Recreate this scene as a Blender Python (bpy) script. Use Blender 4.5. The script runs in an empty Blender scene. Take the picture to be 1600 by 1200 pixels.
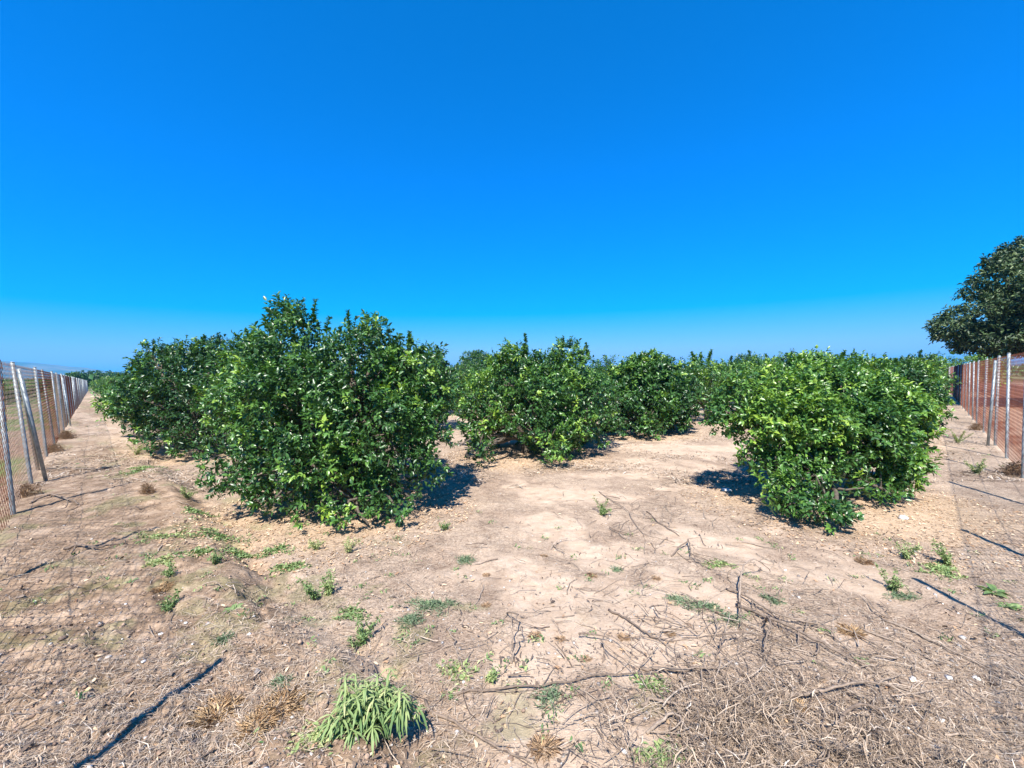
import bpy, math, random
import numpy as np
from mathutils import Matrix, Vector
R = math.radians
scene = bpy.context.scene
COL = scene.collection

# ------------------------------------------------------------ camera, sky, sun
CAM_H, FPX = 1.60, 654.0
PITCH, ROLL = R(1.0), R(-0.75)
cd = bpy.data.cameras.new("camera"); cam = bpy.data.objects.new("camera", cd); COL.objects.link(cam)
cd.sensor_width = 36; cd.lens = 36 * FPX / 1600; cd.clip_start = 0.05; cd.clip_end = 20000
CM = Matrix.Translation((0, 0, CAM_H)) @ Matrix.Rotation(math.pi / 2 - PITCH, 4, 'X') @ Matrix.Rotation(ROLL, 4, 'Z')
cam.matrix_world = CM
scene.camera = cam

SUN_EL, SUN_AZ = 53.0, 11.0          # shadows fall away from the camera, 11 deg to the right
world = bpy.data.worlds.new("World"); scene.world = world; world.use_nodes = True
nt = world.node_tree; nt.nodes.clear()
sky = nt.nodes.new('ShaderNodeTexSky'); sky.sky_type = 'NISHITA'; sky.sun_disc = False
sky.sun_elevation = R(SUN_EL); sky.sun_rotation = R(180 + SUN_AZ)
sky.altitude = 0; sky.air_density = 1.0; sky.dust_density = 0.3; sky.ozone_density = 3.0
hs = nt.nodes.new('ShaderNodeHueSaturation'); hs.inputs['Saturation'].default_value = 1.4; hs.inputs['Hue'].default_value = 0.49
gm = nt.nodes.new('ShaderNodeMix'); gm.data_type = 'RGBA'; gm.blend_type = 'MULTIPLY'; gm.inputs[0].default_value = 1.0
gm.inputs[7].default_value = (0.9, 1.0, 1.05, 1)
bg = nt.nodes.new('ShaderNodeBackground'); bg.inputs[1].default_value = 0.11
wo = nt.nodes.new('ShaderNodeOutputWorld')
nt.links.new(sky.outputs[0], hs.inputs['Color']); nt.links.new(hs.outputs[0], gm.inputs[6])
# a deep, saturated late-summer blue: each channel of the physical sky gets its own response
sp = nt.nodes.new('ShaderNodeSeparateColor'); cb = nt.nodes.new('ShaderNodeCombineColor')
nt.links.new(gm.outputs[2], sp.inputs[0])
def wm(op, a, b):
    n = nt.nodes.new('ShaderNodeMath'); n.operation = op; n.inputs[1].default_value = b; nt.links.new(a, n.inputs[0]); return n.outputs[0]
nt.links.new(wm('MAXIMUM', wm('MULTIPLY', wm('SUBTRACT', sp.outputs[0], 1.6), 0.55), 0.0), cb.inputs[0])
nt.links.new(wm('MULTIPLY', wm('POWER', sp.outputs[1], 0.68), 0.80), cb.inputs[1])
nt.links.new(wm('MINIMUM', wm('MULTIPLY', sp.outputs[2], 1.1), 4.9), cb.inputs[2])
nt.links.new(cb.outputs[0], bg.inputs[0]); nt.links.new(bg.outputs[0], wo.inputs[0])

sl = bpy.data.lights.new("sun", 'SUN'); sl.energy = 5.0; sl.angle = R(0.5); sl.color = (1.0, 0.955, 0.88)
sun = bpy.data.objects.new("sun", sl); COL.objects.link(sun)
sdir = Vector((math.sin(R(SUN_AZ)) * math.cos(R(SUN_EL)), math.cos(R(SUN_AZ)) * math.cos(R(SUN_EL)), -math.sin(R(SUN_EL))))
sun.rotation_euler = sdir.to_track_quat('-Z', 'Y').to_euler(); sun.location = (0, -5, 20)
vs = scene.view_settings; vs.view_transform = 'Standard'; vs.look = 'None'; vs.gamma = 1.0; vs.exposure = 1.08
scene.render.engine = 'CYCLES'
scene.cycles.max_bounces = 6; scene.cycles.diffuse_bounces = 3; scene.cycles.glossy_bounces = 2
scene.cycles.transmission_bounces = 4; scene.cycles.volume_bounces = 0

# ------------------------------------------------------------ helpers
def tag(o, label=None, cat=None, group=None, kind=None):
    if label: o['label'] = label
    if cat: o['category'] = cat
    if group: o['group'] = group
    if kind: o['kind'] = kind
    return o

def empty(name, loc):
    o = bpy.data.objects.new(name, None); COL.objects.link(o); o.location = loc
    o.empty_display_size = 0.2
    return o

class MB:
    """collects triangles and quads, builds ONE mesh object"""
    def __init__(s): s.V = []; s.T = []; s.Q = []; s.A = []; s.n = 0
    def add(s, V, T=None, Q=None, a=0.5):
        V = np.asarray(V, float).reshape(-1, 3)
        if T is not None and len(T): s.T.append(np.asarray(T, int).reshape(-1, 3) + s.n)
        if Q is not None and len(Q): s.Q.append(np.asarray(Q, int).reshape(-1, 4) + s.n)
        s.V.append(V); s.A.append(np.broadcast_to(np.asarray(a, float), (len(V),)).copy()); s.n += len(V)
    def mesh(s, name, mat, smooth=False, off=(0, 0, 0)):
        V = np.concatenate(s.V) - np.asarray(off, float)
        T = np.concatenate(s.T) if s.T else np.zeros((0, 3), int)
        Q = np.concatenate(s.Q) if s.Q else np.zeros((0, 4), int)
        me = bpy.data.meshes.new(name)
        me.vertices.add(len(V)); me.vertices.foreach_set('co', V.astype(np.float32).ravel())
        li = np.concatenate([T.ravel(), Q.ravel()]).astype(np.int32)
        me.loops.add(len(li)); me.loops.foreach_set('vertex_index', li)
        st = np.concatenate([np.arange(len(T)) * 3, len(T) * 3 + np.arange(len(Q)) * 4]).astype(np.int32)
        me.polygons.add(len(st)); me.polygons.foreach_set('loop_start', st)
        at = me.attributes.new('tint', 'FLOAT', 'POINT'); at.data.foreach_set('value', np.concatenate(s.A).astype(np.float32))
        me.materials.append(mat)
        me.update(calc_edges=True); me.validate()
        if smooth: me.polygons.foreach_set('use_smooth', np.ones(len(me.polygons), bool))
        return me
    def build(s, name, mat, parent=None, smooth=False, loc=(0, 0, 0), local=False):
        """geometry in world coordinates unless local; loc = the object's origin"""
        off = (0, 0, 0) if local else (tuple(parent.location) if parent else loc)
        o = bpy.data.objects.new(name, s.mesh(name, mat, smooth, off)); COL.objects.link(o)
        if parent: o.parent = parent
        elif not local: o.location = loc
        return o

def norm(v): return v / np.maximum(np.linalg.norm(v, axis=-1, keepdims=True), 1e-9)

def tube(mb, P, r, sides=6, a=0.5, cap=True):
    P = np.asarray(P, float); n = len(P); r = np.broadcast_to(np.asarray(r, float), (n,))
    D = norm(np.gradient(P, axis=0))
    up = np.array([0, 0, 1.0]) if abs(D[0][2]) < 0.9 else np.array([1.0, 0, 0])
    U = norm(np.cross(D, up)); W = np.cross(D, U)
    t = np.arange(sides) / sides * 2 * math.pi
    V = P[:, None] + r[:, None, None] * (np.cos(t)[None, :, None] * U[:, None] + np.sin(t)[None, :, None] * W[:, None])
    Q = []
    for i in range(n - 1):
        for k in range(sides):
            k2 = (k + 1) % sides
            Q.append((i * sides + k, i * sides + k2, (i + 1) * sides + k2, (i + 1) * sides + k))
    V = V.reshape(-1, 3); T = []
    if cap:
        c = len(V); V = np.vstack([V, P[:1], P[-1:]])
        for k in range(sides):
            k2 = (k + 1) % sides
            T.append((c, k2, k)); T.append((c + 1, (n - 1) * sides + k, (n - 1) * sides + k2))
    mb.add(V, T, Q, a)

def hsh(ix, iy, seed):
    n = (ix.astype(np.int64) * 374761393 + iy.astype(np.int64) * 668265263 + seed * 974634777) & 0xffffffff
    n = ((n ^ (n >> 13)) * 1274126177) & 0xffffffff
    return ((n ^ (n >> 16)) & 0xffff) / 65535.0
def vn(x, y, s=0):
    ix = np.floor(x); iy = np.floor(y); fx = x - ix; fy = y - iy
    fx = fx * fx * (3 - 2 * fx); fy = fy * fy * (3 - 2 * fy)
    a = hsh(ix, iy, s); b = hsh(ix + 1, iy, s); c = hsh(ix, iy + 1, s); d = hsh(ix + 1, iy + 1, s)
    return (a + (b - a) * fx) * (1 - fy) + (c + (d - c) * fx) * fy
def fbm(x, y, s=0, o=4):
    r = 0; a = 0.5
    for i in range(o): r = r + a * vn(x * 2 ** i + 17.3 * i, y * 2 ** i - 9.1 * i, s + i); a *= 0.5
    return r / (1 - 0.5 ** o)
def ss(a, b, x):
    t = np.clip((x - a) / (b - a), 0, 1); return t * t * (3 - 2 * t)

def gp(px, py, z=0.0):
    """world x, y of the ground point seen at a photo pixel (1600 x 1200)"""
    d = CM.to_3x3() @ Vector(((px - 800) / FPX, (600 - py) / FPX, -1))
    t = (z - CAM_H) / d.z
    return d.x * t, d.y * t
def at(px, py, Y):
    """world point seen at a photo pixel at distance Y in front of the camera"""
    d = CM.to_3x3() @ Vector(((px - 800) / FPX, (600 - py) / FPX, -1)); t = Y / d.y
    return np.array([d.x * t, Y, CAM_H + d.z * t])

# field axes: the fences meet at a right angle behind the camera
S2 = math.sqrt(2)
def uv(x, y): return (x + y) / S2, (y - x) / S2        # u = distance from left fence side, v = from right
def xy(u, v): return (u - v) / S2, (u + v) / S2
U0, V0 = -0.68, -0.98                                   # left fence at u = U0, right fence at v = V0

# main trees: foot of the trunk
TREES = [(-2.15, 5.3), (-6.7, 9.0), (0.25, 8.6), (3.65, 11.3), (3.95, 5.35), (7.1, 8.7)]

def height(x, y, fine=True):
    u, v = uv(x, y)
    h = 0.05 * (fbm(x * 0.35, y * 0.35, 3, 3) - 0.5) + 0.035 * (fbm(x * 1.3, y * 1.3, 5, 3) - 0.5)
    du = u - U0
    edge = 1.55 + 0.5 * (fbm(v * 0.9, v * 0.3, 8, 3) - 0.5)
    m = (1 - ss(edge - 0.22, edge + 0.12, du)) * ss(-0.9, 0.2, du) * ss(-1.5, 0.5, v)
    h = h + 0.13 * m * (0.6 + 0.8 * fbm(x * 0.9, y * 0.9, 31, 2))
    for tx, ty in TREES:
        h = h + 0.05 * np.exp(-((x - tx) ** 2 + (y - ty) ** 2) / 0.5)
    h = h + 0.05 * np.sin((v - V0) * 7.5) * (1 - ss(-0.9, -0.5, v - V0)) * (1 - ss(10, 16, np.hypot(x, y)))
    # the sandy strip between the two front trees lies a little low
    if fine:
        near = 1 / (1 + (np.hypot(x, y) / 9) ** 3)
        rough = 0.35 + 1.1 * m + 0.5 * ss(0.45, 0.62, fbm(x * 0.8, y * 0.8, 12, 3))
        c = fbm(x * 9, y * 9, 21, 4)
        h = h + near * rough * (0.042 * (c - 0.5) + 0.008 * np.abs(fbm(x * 24, y * 24, 25, 3) - 0.5))
        # shallow dark hollows at the foot of the mound
        h = h - near * 0.07 * ss(0.56, 0.72, fbm(x * 4.5, y * 4.5, 44, 3)) * np.exp(-((du - edge) / 0.22) ** 2)
    return h
def H(x, y): return float(height(np.array([float(x)]), np.array([float(y)]))[0])

def sandmask(x, y):
    m = np.zeros_like(x)
    for px, py, sx, sy in [(870, 910, .4, .5), (960, 1000, .45, .4), (890, 1110, .34, .3), (900, 1180, .26, .25), (860, 1030, .36, .35), (930, 1150, .25, .2), (930, 880, .5, .5), (1050, 940, .4, .4),
                           (900, 770, .8, .5), (1010, 730, 1.1, .9), (1100, 850, .5, .3), (1050, 700, 1.3, 1.0), (1400, 815, .4, .25), (880, 820, .5, .5),
                           (1210, 890, .4, .2), (830, 690, 1.0, 1.2), (1010, 1050, .3, .2), (1300, 900, .6, .3), (1500, 700, .9, .5)]:
        gx, gy = gp(px, py)
        m = np.maximum(m, np.exp(-((x - gx) / sx) ** 2 - ((y - gy) / sy) ** 2))
    return 0.9 * ss(0.3, 0.7, m * 0.6 + 1.3 * (fbm(x * 2.4, y * 2.4, 61, 5) - 0.5) + 0.2)

# ------------------------------------------------------------ materials
def mat(name):
    m = bpy.data.materials.new(name); m.use_nodes = True
    nt = m.node_tree; nt.nodes.clear()
    out = nt.nodes.new('ShaderNodeOutputMaterial')
    bs = nt.nodes.new('ShaderNodeBsdfPrincipled'); nt.links.new(bs.outputs[0], out.inputs[0])
    return m, nt, bs, out
def N(nt, t, **k):
    n = nt.nodes.new(t)
    for a, b in k.items():
        if a.startswith('i_'): n.inputs[a[2:].replace('_', ' ')].default_value = b
        else: setattr(n, a, b)
    return n
def ramp(nt, stops, src=None, interp='LINEAR'):
    r = nt.nodes.new('ShaderNodeValToRGB'); r.color_ramp.interpolation = interp
    e = r.color_ramp.elements
    while len(e) > 1: e.remove(e[-1])
    e[0].position = stops[0][0]; e[0].color = (*stops[0][1], 1)
    for p, c in stops[1:]:
        q = e.new(p); q.color = (*c, 1)
    if src: nt.links.new(src, r.inputs[0])
    return r
def mix(nt, fac, a, b, mode='MIX'):
    m = nt.nodes.new('ShaderNodeMix'); m.data_type = 'RGBA'; m.blend_type = mode
    for s, v in ((0, fac), (6, a), (7, b)):
        if isinstance(v, (int, float)): m.inputs[s].default_value = v
        elif isinstance(v, tuple): m.inputs[s].default_value = (*v, 1)
        else: nt.links.new(v, m.inputs[s])
    return m.outputs[2]
def attr(nt, name='tint'):
    a = nt.nodes.new('ShaderNodeAttribute'); a.attribute_name = name; return a.outputs['Fac']

def tint_mat(name, stops, rough=0.8, transl=0.0, spec=0.5, noise=0, bump=0):
    m, nt, bs, out = mat(name)
    r = ramp(nt, stops, attr(nt)); c = r.outputs[0]
    if noise:
        tc = N(nt, 'ShaderNodeTexCoord'); n = N(nt, 'ShaderNodeTexNoise'); n.inputs['Scale'].default_value = noise; n.inputs['Detail'].default_value = 4
        nt.links.new(tc.outputs['Object'], n.inputs['Vector'])
        rr = ramp(nt, [(0.3, (0.6, 0.6, 0.6)), (0.7, (1.25, 1.25, 1.25))], n.outputs[0])
        c = mix(nt, 1.0, c, rr.outputs[0], 'MULTIPLY')
        if bump:
            b = N(nt, 'ShaderNodeBump'); b.inputs['Strength'].default_value = bump; b.inputs['Distance'].default_value = 0.01
            nt.links.new(n.outputs[0], b.inputs['Height']); nt.links.new(b.outputs[0], bs.inputs['Normal'])
    nt.links.new(c, bs.inputs['Base Color']); bs.inputs['Roughness'].default_value = rough
    bs.inputs['Specular IOR Level'].default_value = spec
    if transl:
        tr = N(nt, 'ShaderNodeBsdfTranslucent'); mx = N(nt, 'ShaderNodeMixShader'); mx.inputs[0].default_value = transl
        c2 = mix(nt, 1.0, c, (1.3, 1.5, 0.5), 'MULTIPLY'); nt.links.new(c2, tr.inputs[0])
        nt.links.new(bs.outputs[0], mx.inputs[1]); nt.links.new(tr.outputs[0], mx.inputs[2]); nt.links.new(mx.outputs[0], out.inputs[0])
    return m

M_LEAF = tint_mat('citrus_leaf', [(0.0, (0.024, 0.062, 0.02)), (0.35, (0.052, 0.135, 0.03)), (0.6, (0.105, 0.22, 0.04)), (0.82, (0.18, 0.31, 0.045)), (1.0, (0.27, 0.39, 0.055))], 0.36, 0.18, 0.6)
M_BIGLEAF = tint_mat('broad_leaf', [(0, (0.012, 0.026, 0.012)), (0.6, (0.045, 0.08, 0.03)), (1, (0.15, 0.2, 0.08))], 0.45, 0.08, 0.35)
M_WOOD = tint_mat('bark', [(0, (0.06, 0.048, 0.036)), (1, (0.15, 0.12, 0.09))], 0.9, noise=30, bump=0.6)
M_TWIG = tint_mat('dead_twig', [(0, (0.09, 0.06, 0.045)), (0.5, (0.23, 0.17, 0.125)), (1, (0.46, 0.37, 0.29))], 0.85, noise=60)
M_STRAW = tint_mat('straw', [(0, (0.1, 0.066, 0.042)), (0.45, (0.33, 0.24, 0.165)), (0.8, (0.5, 0.40, 0.30)), (1, (0.6, 0.51, 0.42))], 0.85)
M_DRYLEAF = tint_mat('dry_leaf', [(0, (0.27, 0.15, 0.08)), (0.5, (0.46, 0.3, 0.17)), (1, (0.6, 0.46, 0.31))], 0.75)
M_ORANGEDRY = tint_mat('dry_weed', [(0, (0.24, 0.16, 0.11)), (0.5, (0.42, 0.28, 0.17)), (1, (0.62, 0.43, 0.24))], 0.85)
M_STONE = tint_mat('pebble', [(0, (0.2, 0.17, 0.15)), (0.5, (0.42, 0.39, 0.36)), (1, (0.75, 0.73, 0.7))], 0.7, noise=80)
M_CLOD = tint_mat('soil_clod', [(0, (0.2, 0.13, 0.09)), (1, (0.4, 0.28, 0.2))], 0.95, noise=60, bump=0.5)
M_WEED = tint_mat('weed_leaf', [(0, (0.05, 0.1, 0.035)), (0.35, (0.12, 0.2, 0.07)), (0.7, (0.26, 0.33, 0.13)), (1, (0.5, 0.46, 0.24))], 0.6, 0.15, 0.3)
M_GREYWEED = tint_mat('grey_green_grass', [(0, (0.13, 0.19, 0.11)), (0.6, (0.25, 0.34, 0.21)), (1, (0.46, 0.46, 0.32))], 0.7, 0.1, 0.3)

def metal(name, c1, c2, c3, sc=9.0, rough=0.5, met=0.6):
    m, nt, bs, out = mat(name)
    tc = N(nt, 'ShaderNodeTexCoord'); n = N(nt, 'ShaderNodeTexNoise'); n.inputs['Scale'].default_value = sc; n.inputs['Detail'].default_value = 5
    nt.links.new(tc.outputs['Object'], n.inputs['Vector'])
    r = ramp(nt, [(0.3, c1), (0.52, c2), (0.72, c3)], n.outputs[0])
    nt.links.new(r.outputs[0], bs.inputs['Base Color']); bs.inputs['Roughness'].default_value = rough; bs.inputs['Metallic'].default_value = met
    return m
M_GALV = metal('galvanised_steel', (0.17, 0.19, 0.195), (0.27, 0.295, 0.3), (0.38, 0.41, 0.415), sc=14.0, met=0.35)
M_WIRE = metal('galvanised_wire', (0.2, 0.13, 0.1), (0.3, 0.22, 0.18), (0.34, 0.18, 0.12), 3.0, met=0.3)
M_RUST = metal('rusty_wire', (0.11, 0.034, 0.02), (0.18, 0.052, 0.025), (0.26, 0.09, 0.035), 2.5, 0.9, 0.0)

def ground_material():
    m, nt, bs, out = mat('dry_soil')
    tc = N(nt, 'ShaderNodeTexCoord'); P = tc.outputs['Object']
    def noise(scale, detail=6, rough=0.6, vec=P, dist=0.0):
        n = N(nt, 'ShaderNodeTexNoise'); n.inputs['Scale'].default_value = scale; n.inputs['Detail'].default_value = detail
        n.inputs['Roughness'].default_value = rough; n.inputs['Distortion'].default_value = dist
        nt.links.new(vec, n.inputs['Vector']); return n.outputs[0]
    big = noise(0.9, 5); mid = noise(6, 8, 0.7); fine = noise(45, 6, 0.75, dist=1.2); vfine = noise(170, 3, 0.7)
    # fibre-like litter: strongly stretched noise in two crossing directions
    def fibre(ang, sc):
        mp = N(nt, 'ShaderNodeMapping'); mp.inputs['Rotation'].default_value = (0, 0, ang); mp.inputs['Scale'].default_value = (1, 7, 1)
        nt.links.new(P, mp.inputs[0]); return noise(sc, 3, 0.6, mp.outputs[0], 2.0)
    f1 = fibre(0.5, 22); f2 = fibre(2.0, 26)
    litter = ramp(nt, [(0.0, (0.08, 0.055, 0.037)), (0.36, (0.21, 0.153, 0.108)), (0.5, (0.39, 0.295, 0.215)), (0.63, (0.53, 0.415, 0.31)), (0.8, (0.66, 0.555, 0.445))], fine).outputs[0]
    fr = ramp(nt, [(0.36, (0.62, 0.58, 0.55)), (0.5, (1, 1, 1)), (0.64, (1.28, 1.27, 1.27))], f1).outputs[0]
    fr2 = ramp(nt, [(0.36, (0.66, 0.64, 0.62)), (0.5, (1, 1, 1)), (0.64, (1.22, 1.22, 1.22))], f2).outputs[0]
    litter = mix(nt, 0.8, litter, fr, 'MULTIPLY'); litter = mix(nt, 0.7, litter, fr2, 'MULTIPLY')
    sand = ramp(nt, [(0.3, (0.44, 0.31, 0.21)), (0.5, (0.55, 0.41, 0.295)), (0.7, (0.64, 0.50, 0.375))], mid).outputs[0]
    sand = mix(nt, 0.35, sand, ramp(nt, [(0.35, (0.6, 0.6, 0.6)), (0.6, (1.1, 1.1, 1.1))], vfine).outputs[0], 'MULTIPLY')
    brown = ramp(nt, [(0.3, (0.10, 0.062, 0.036)), (0.5, (0.29, 0.195, 0.125)), (0.68, (0.52, 0.38, 0.27))], mid).outputs[0]
    brown = mix(nt, 0.55, brown, ramp(nt, [(0.3, (0.5, 0.5, 0.5)), (0.65, (1.3, 1.3, 1.3))], fine).outputs[0], 'MULTIPLY')
    tan = ramp(nt, [(0.3, (0.34, 0.22, 0.13)), (0.5, (0.5, 0.35, 0.22)), (0.7, (0.62, 0.48, 0.34))], fine).outputs[0]
    plough = ramp(nt, [(0.35, (0.12, 0.045, 0.026)), (0.6, (0.2, 0.085, 0.048))], mid).outputs[0]
    track = (0.38, 0.24, 0.16)
    grass = ramp(nt, [(0.3, (0.08, 0.12, 0.035)), (0.7, (0.22, 0.24, 0.09))], mid).outputs[0]
    patch = ramp(nt, [(0.4, (0.86, 0.83, 0.82)), (0.6, (1.1, 1.1, 1.1))], big).outputs[0]
    c = mix(nt, 1.0, litter, patch, 'MULTIPLY')
    c = mix(nt, 0.8, c, ramp(nt, [(0.34, (0.66, 0.62, 0.6)), (0.5, (1, 1, 1)), (0.66, (1.18, 1.15, 1.12))], noise(2.6, 7, 0.75)).outputs[0], 'MULTIPLY')
    c = mix(nt, attr(nt, 'brown'), c, brown)
    c = mix(nt, attr(nt, 'sand'), c, sand)
    c = mix(nt, attr(nt, 'dryleaf'), c, tan)
    c = mix(nt, attr(nt, 'plough'), c, plough)
    c = mix(nt, attr(nt, 'track'), c, track)
    c = mix(nt, attr(nt, 'grass'), c, grass)
    nt.links.new(c, bs.inputs['Base Color']); bs.inputs['Roughness'].default_value = 0.95; bs.inputs['Specular IOR Level'].default_value = 0.15
    b1 = N(nt, 'ShaderNodeBump'); b1.inputs['Strength'].default_value = 0.7; b1.inputs['Distance'].default_value = 0.012
    b2 = N(nt, 'ShaderNodeBump'); b2.inputs['Strength'].default_value = 0.6; b2.inputs['Distance'].default_value = 0.02
    sub = N(nt, 'ShaderNodeMath', operation='ADD'); nt.links.new(f1, sub.inputs[0]); nt.links.new(fine, sub.inputs[1])
    nt.links.new(sub.outputs[0], b1.inputs['Height']); nt.links.new(mid, b2.inputs['Height'])
    nt.links.new(b2.outputs[0], b1.inputs['Normal']); nt.links.new(b1.outputs[0], bs.inputs['Normal'])
    return m
M_GROUND = ground_material()

# ------------------------------------------------------------ ground: one sheet to the horizon
def make_ground():
    r = np.concatenate([np.linspace(0.0, 1.1, 12)[1:-1], np.exp(np.linspace(math.log(1.1), math.log(12), 430)),
                        np.exp(np.linspace(math.log(12), math.log(4000), 150))[1:]])
    nth_f = 620
    tf = np.linspace(R(-62), R(62), nth_f); tb = np.linspace(R(62), R(298), 120)[1:-1]
    th = np.concatenate([tf, tb]); nt_ = len(th)
    RR, TH = np.meshgrid(r, th, indexing='ij')
    X = (RR * np.sin(TH)).ravel(); Y = (RR * np.cos(TH)).ravel()
    Z = height(X, Y) * (1 - ss(60, 200, np.hypot(X, Y)))
    V = np.vstack([[[0, 0, 0]], np.stack([X, Y, Z], 1)])
    i = np.arange(len(r) - 1)[:, None]; k = np.arange(nt_)[None, :]; k2 = (k + 1) % nt_
    Q = np.stack([i * nt_ + k, i * nt_ + k2, (i + 1) * nt_ + k2, (i + 1) * nt_ + k], -1).reshape(-1, 4) + 1
    Q = Q[:, ::-1]
    kk = np.arange(nt_); T = np.stack([np.zeros(nt_, int), (kk + 1) % nt_ + 1, kk + 1], 1)
    mb = MB(); mb.add(V, T, Q)
    o = mb.build('ground', M_GROUND, smooth=True)
    x, y = V[:, 0], V[:, 1]; u, v = uv(x, y)
    du = u - U0; dv = v - V0
    n = fbm(x * 1.7, y * 1.7, 71, 4)
    brown = (1 - ss(1.2, 2.0, du + 0.8 * (n - 0.5))) * 0.85
    gx, gy = gp(80, 980); brown = np.maximum(brown, 1.0 * ss(0.35, 0.6, np.exp(-((x - gx) / .9) ** 2 - ((y - gy) / .9) ** 2) * 0.8 + 0.6 * (n - 0.5)))
    out_r = 1 - ss(-0.35, -0.1, dv); out_l = 1 - ss(-0.4, -0.1, du)
    inside = (1 - out_r) * (1 - out_l)
    sand = sandmask(x, y) * inside * (1 - brown * 0.8)
    # far inside the orchard the soil between the rows is pale
    sand = np.maximum(sand, 0.6 * inside * ss(9, 13, np.hypot(x, y)) * ss(0.35, 0.6, n) * (1 - ss(60, 90, np.hypot(x, y))))
    dl = np.zeros_like(x)
    for (tx, ty), w, ox, oy in zip(TREES, [1.45, 1.3, 1.5, 1.2, 1.5, 1.1], [-.1, 0, 0, 0, .1, 0], [-.1, 0, -.2, 0, -.2, 0]):
        dl = np.maximum(dl, np.exp(-(((x - tx - ox) ** 2 + (y - ty - oy) ** 2) / w ** 2) ** 2))
    dl = ss(0.3, 0.75, dl + 0.7 * (fbm(x * 3.3, y * 3.3, 81, 4) - 0.5)) * 0.6 * inside
    plough = (out_r + 0.45 * out_l * (1 - ss(10, 25, np.hypot(x, y)))) * (1 - ss(150, 400, np.hypot(x, y)))
    track = out_r * ss(0.5, 0.6, np.cos(dv * 1.15 + 1.1) * 0.5 + 0.55 * (n - 0.2)) * (1 - ss(14, 30, -dv))
    grass = out_l * ss(0.45, 0.6, fbm(x * 0.8, y * 0.8, 91, 3) + 0.1 * ss(-1.5, -3, du))
    grass = np.maximum(grass, ss(70, 140, np.hypot(x, y)) * 0.8)
    grass = np.maximum(grass, 0.35 * inside * ss(0.6, 0.72, fbm(x * 3, y * 3, 95, 4)) * (1 - ss(2.2, 3.2, du)))
    for nm, arr in (('brown', brown), ('sand', sand), ('dryleaf', dl), ('plough', plough), ('track', track), ('grass', grass)):
        a = o.data.attributes.new(nm, 'FLOAT', 'POINT'); a.data.foreach_set('value', np.clip(arr, 0, 1).astype(np.float32))
    tag(o, 'dry sandy orchard soil with pale bare patches and leaf litter', 'ground', kind='structure')
make_ground()

# ------------------------------------------------------------ leaves
def leaf_block(mb, rng, P, D, Nn, L, W, tint, detail=2):
    """vectorised leaves: base P, direction D, normal Nn, length L, width W"""
    D = norm(D); S = norm(np.cross(D, Nn)); Nn = np.cross(S, D); n = len(P)
    L = L[:, None]; W = W[:, None]; drop = (0.10 + 0.22 * rng.random((n, 1))) * L
    fold = (0.25 + 0.35 * rng.random((n, 1))) * W * 0.5
    if detail == 2:
        B = P; T = P + D * L - Nn * drop
        M1 = P + D * L * 0.35 - Nn * drop * 0.05; M2 = P + D * L * 0.7 - Nn * drop * 0.4
        L1 = M1 + S * W * 0.5 + Nn * fold; R1 = M1 - S * W * 0.5 + Nn * fold
        L2 = M2 + S * W * 0.40 + Nn * fold; R2 = M2 - S * W * 0.40 + Nn * fold
        V = np.stack([B, L1, R1, L2, R2, T, M1, M2], 1).reshape(-1, 3); k = 8
        F = np.array([(0, 6, 1), (0, 2, 6), (1, 6, 7), (1, 7, 3), (6, 2, 4), (6, 4, 7), (3, 7, 5), (7, 4, 5)])
    else:
        M = P + D * L * 0.5; T = P + D * L - Nn * drop
        V = np.stack([P, M + S * W * 0.5 + Nn * fold, T, M - S * W * 0.5 + Nn * fold], 1).reshape(-1, 3); k = 4
        F = np.array([(0, 2, 1), (0, 3, 2)])
    T_ = (np.arange(n)[:, None, None] * k + F[None]).reshape(-1, 3)
    mb.add(V, T_, a=np.repeat(tint, k))

def rand_unit(rng, n):
    return norm(rng.normal(size=(n, 3)))

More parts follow.
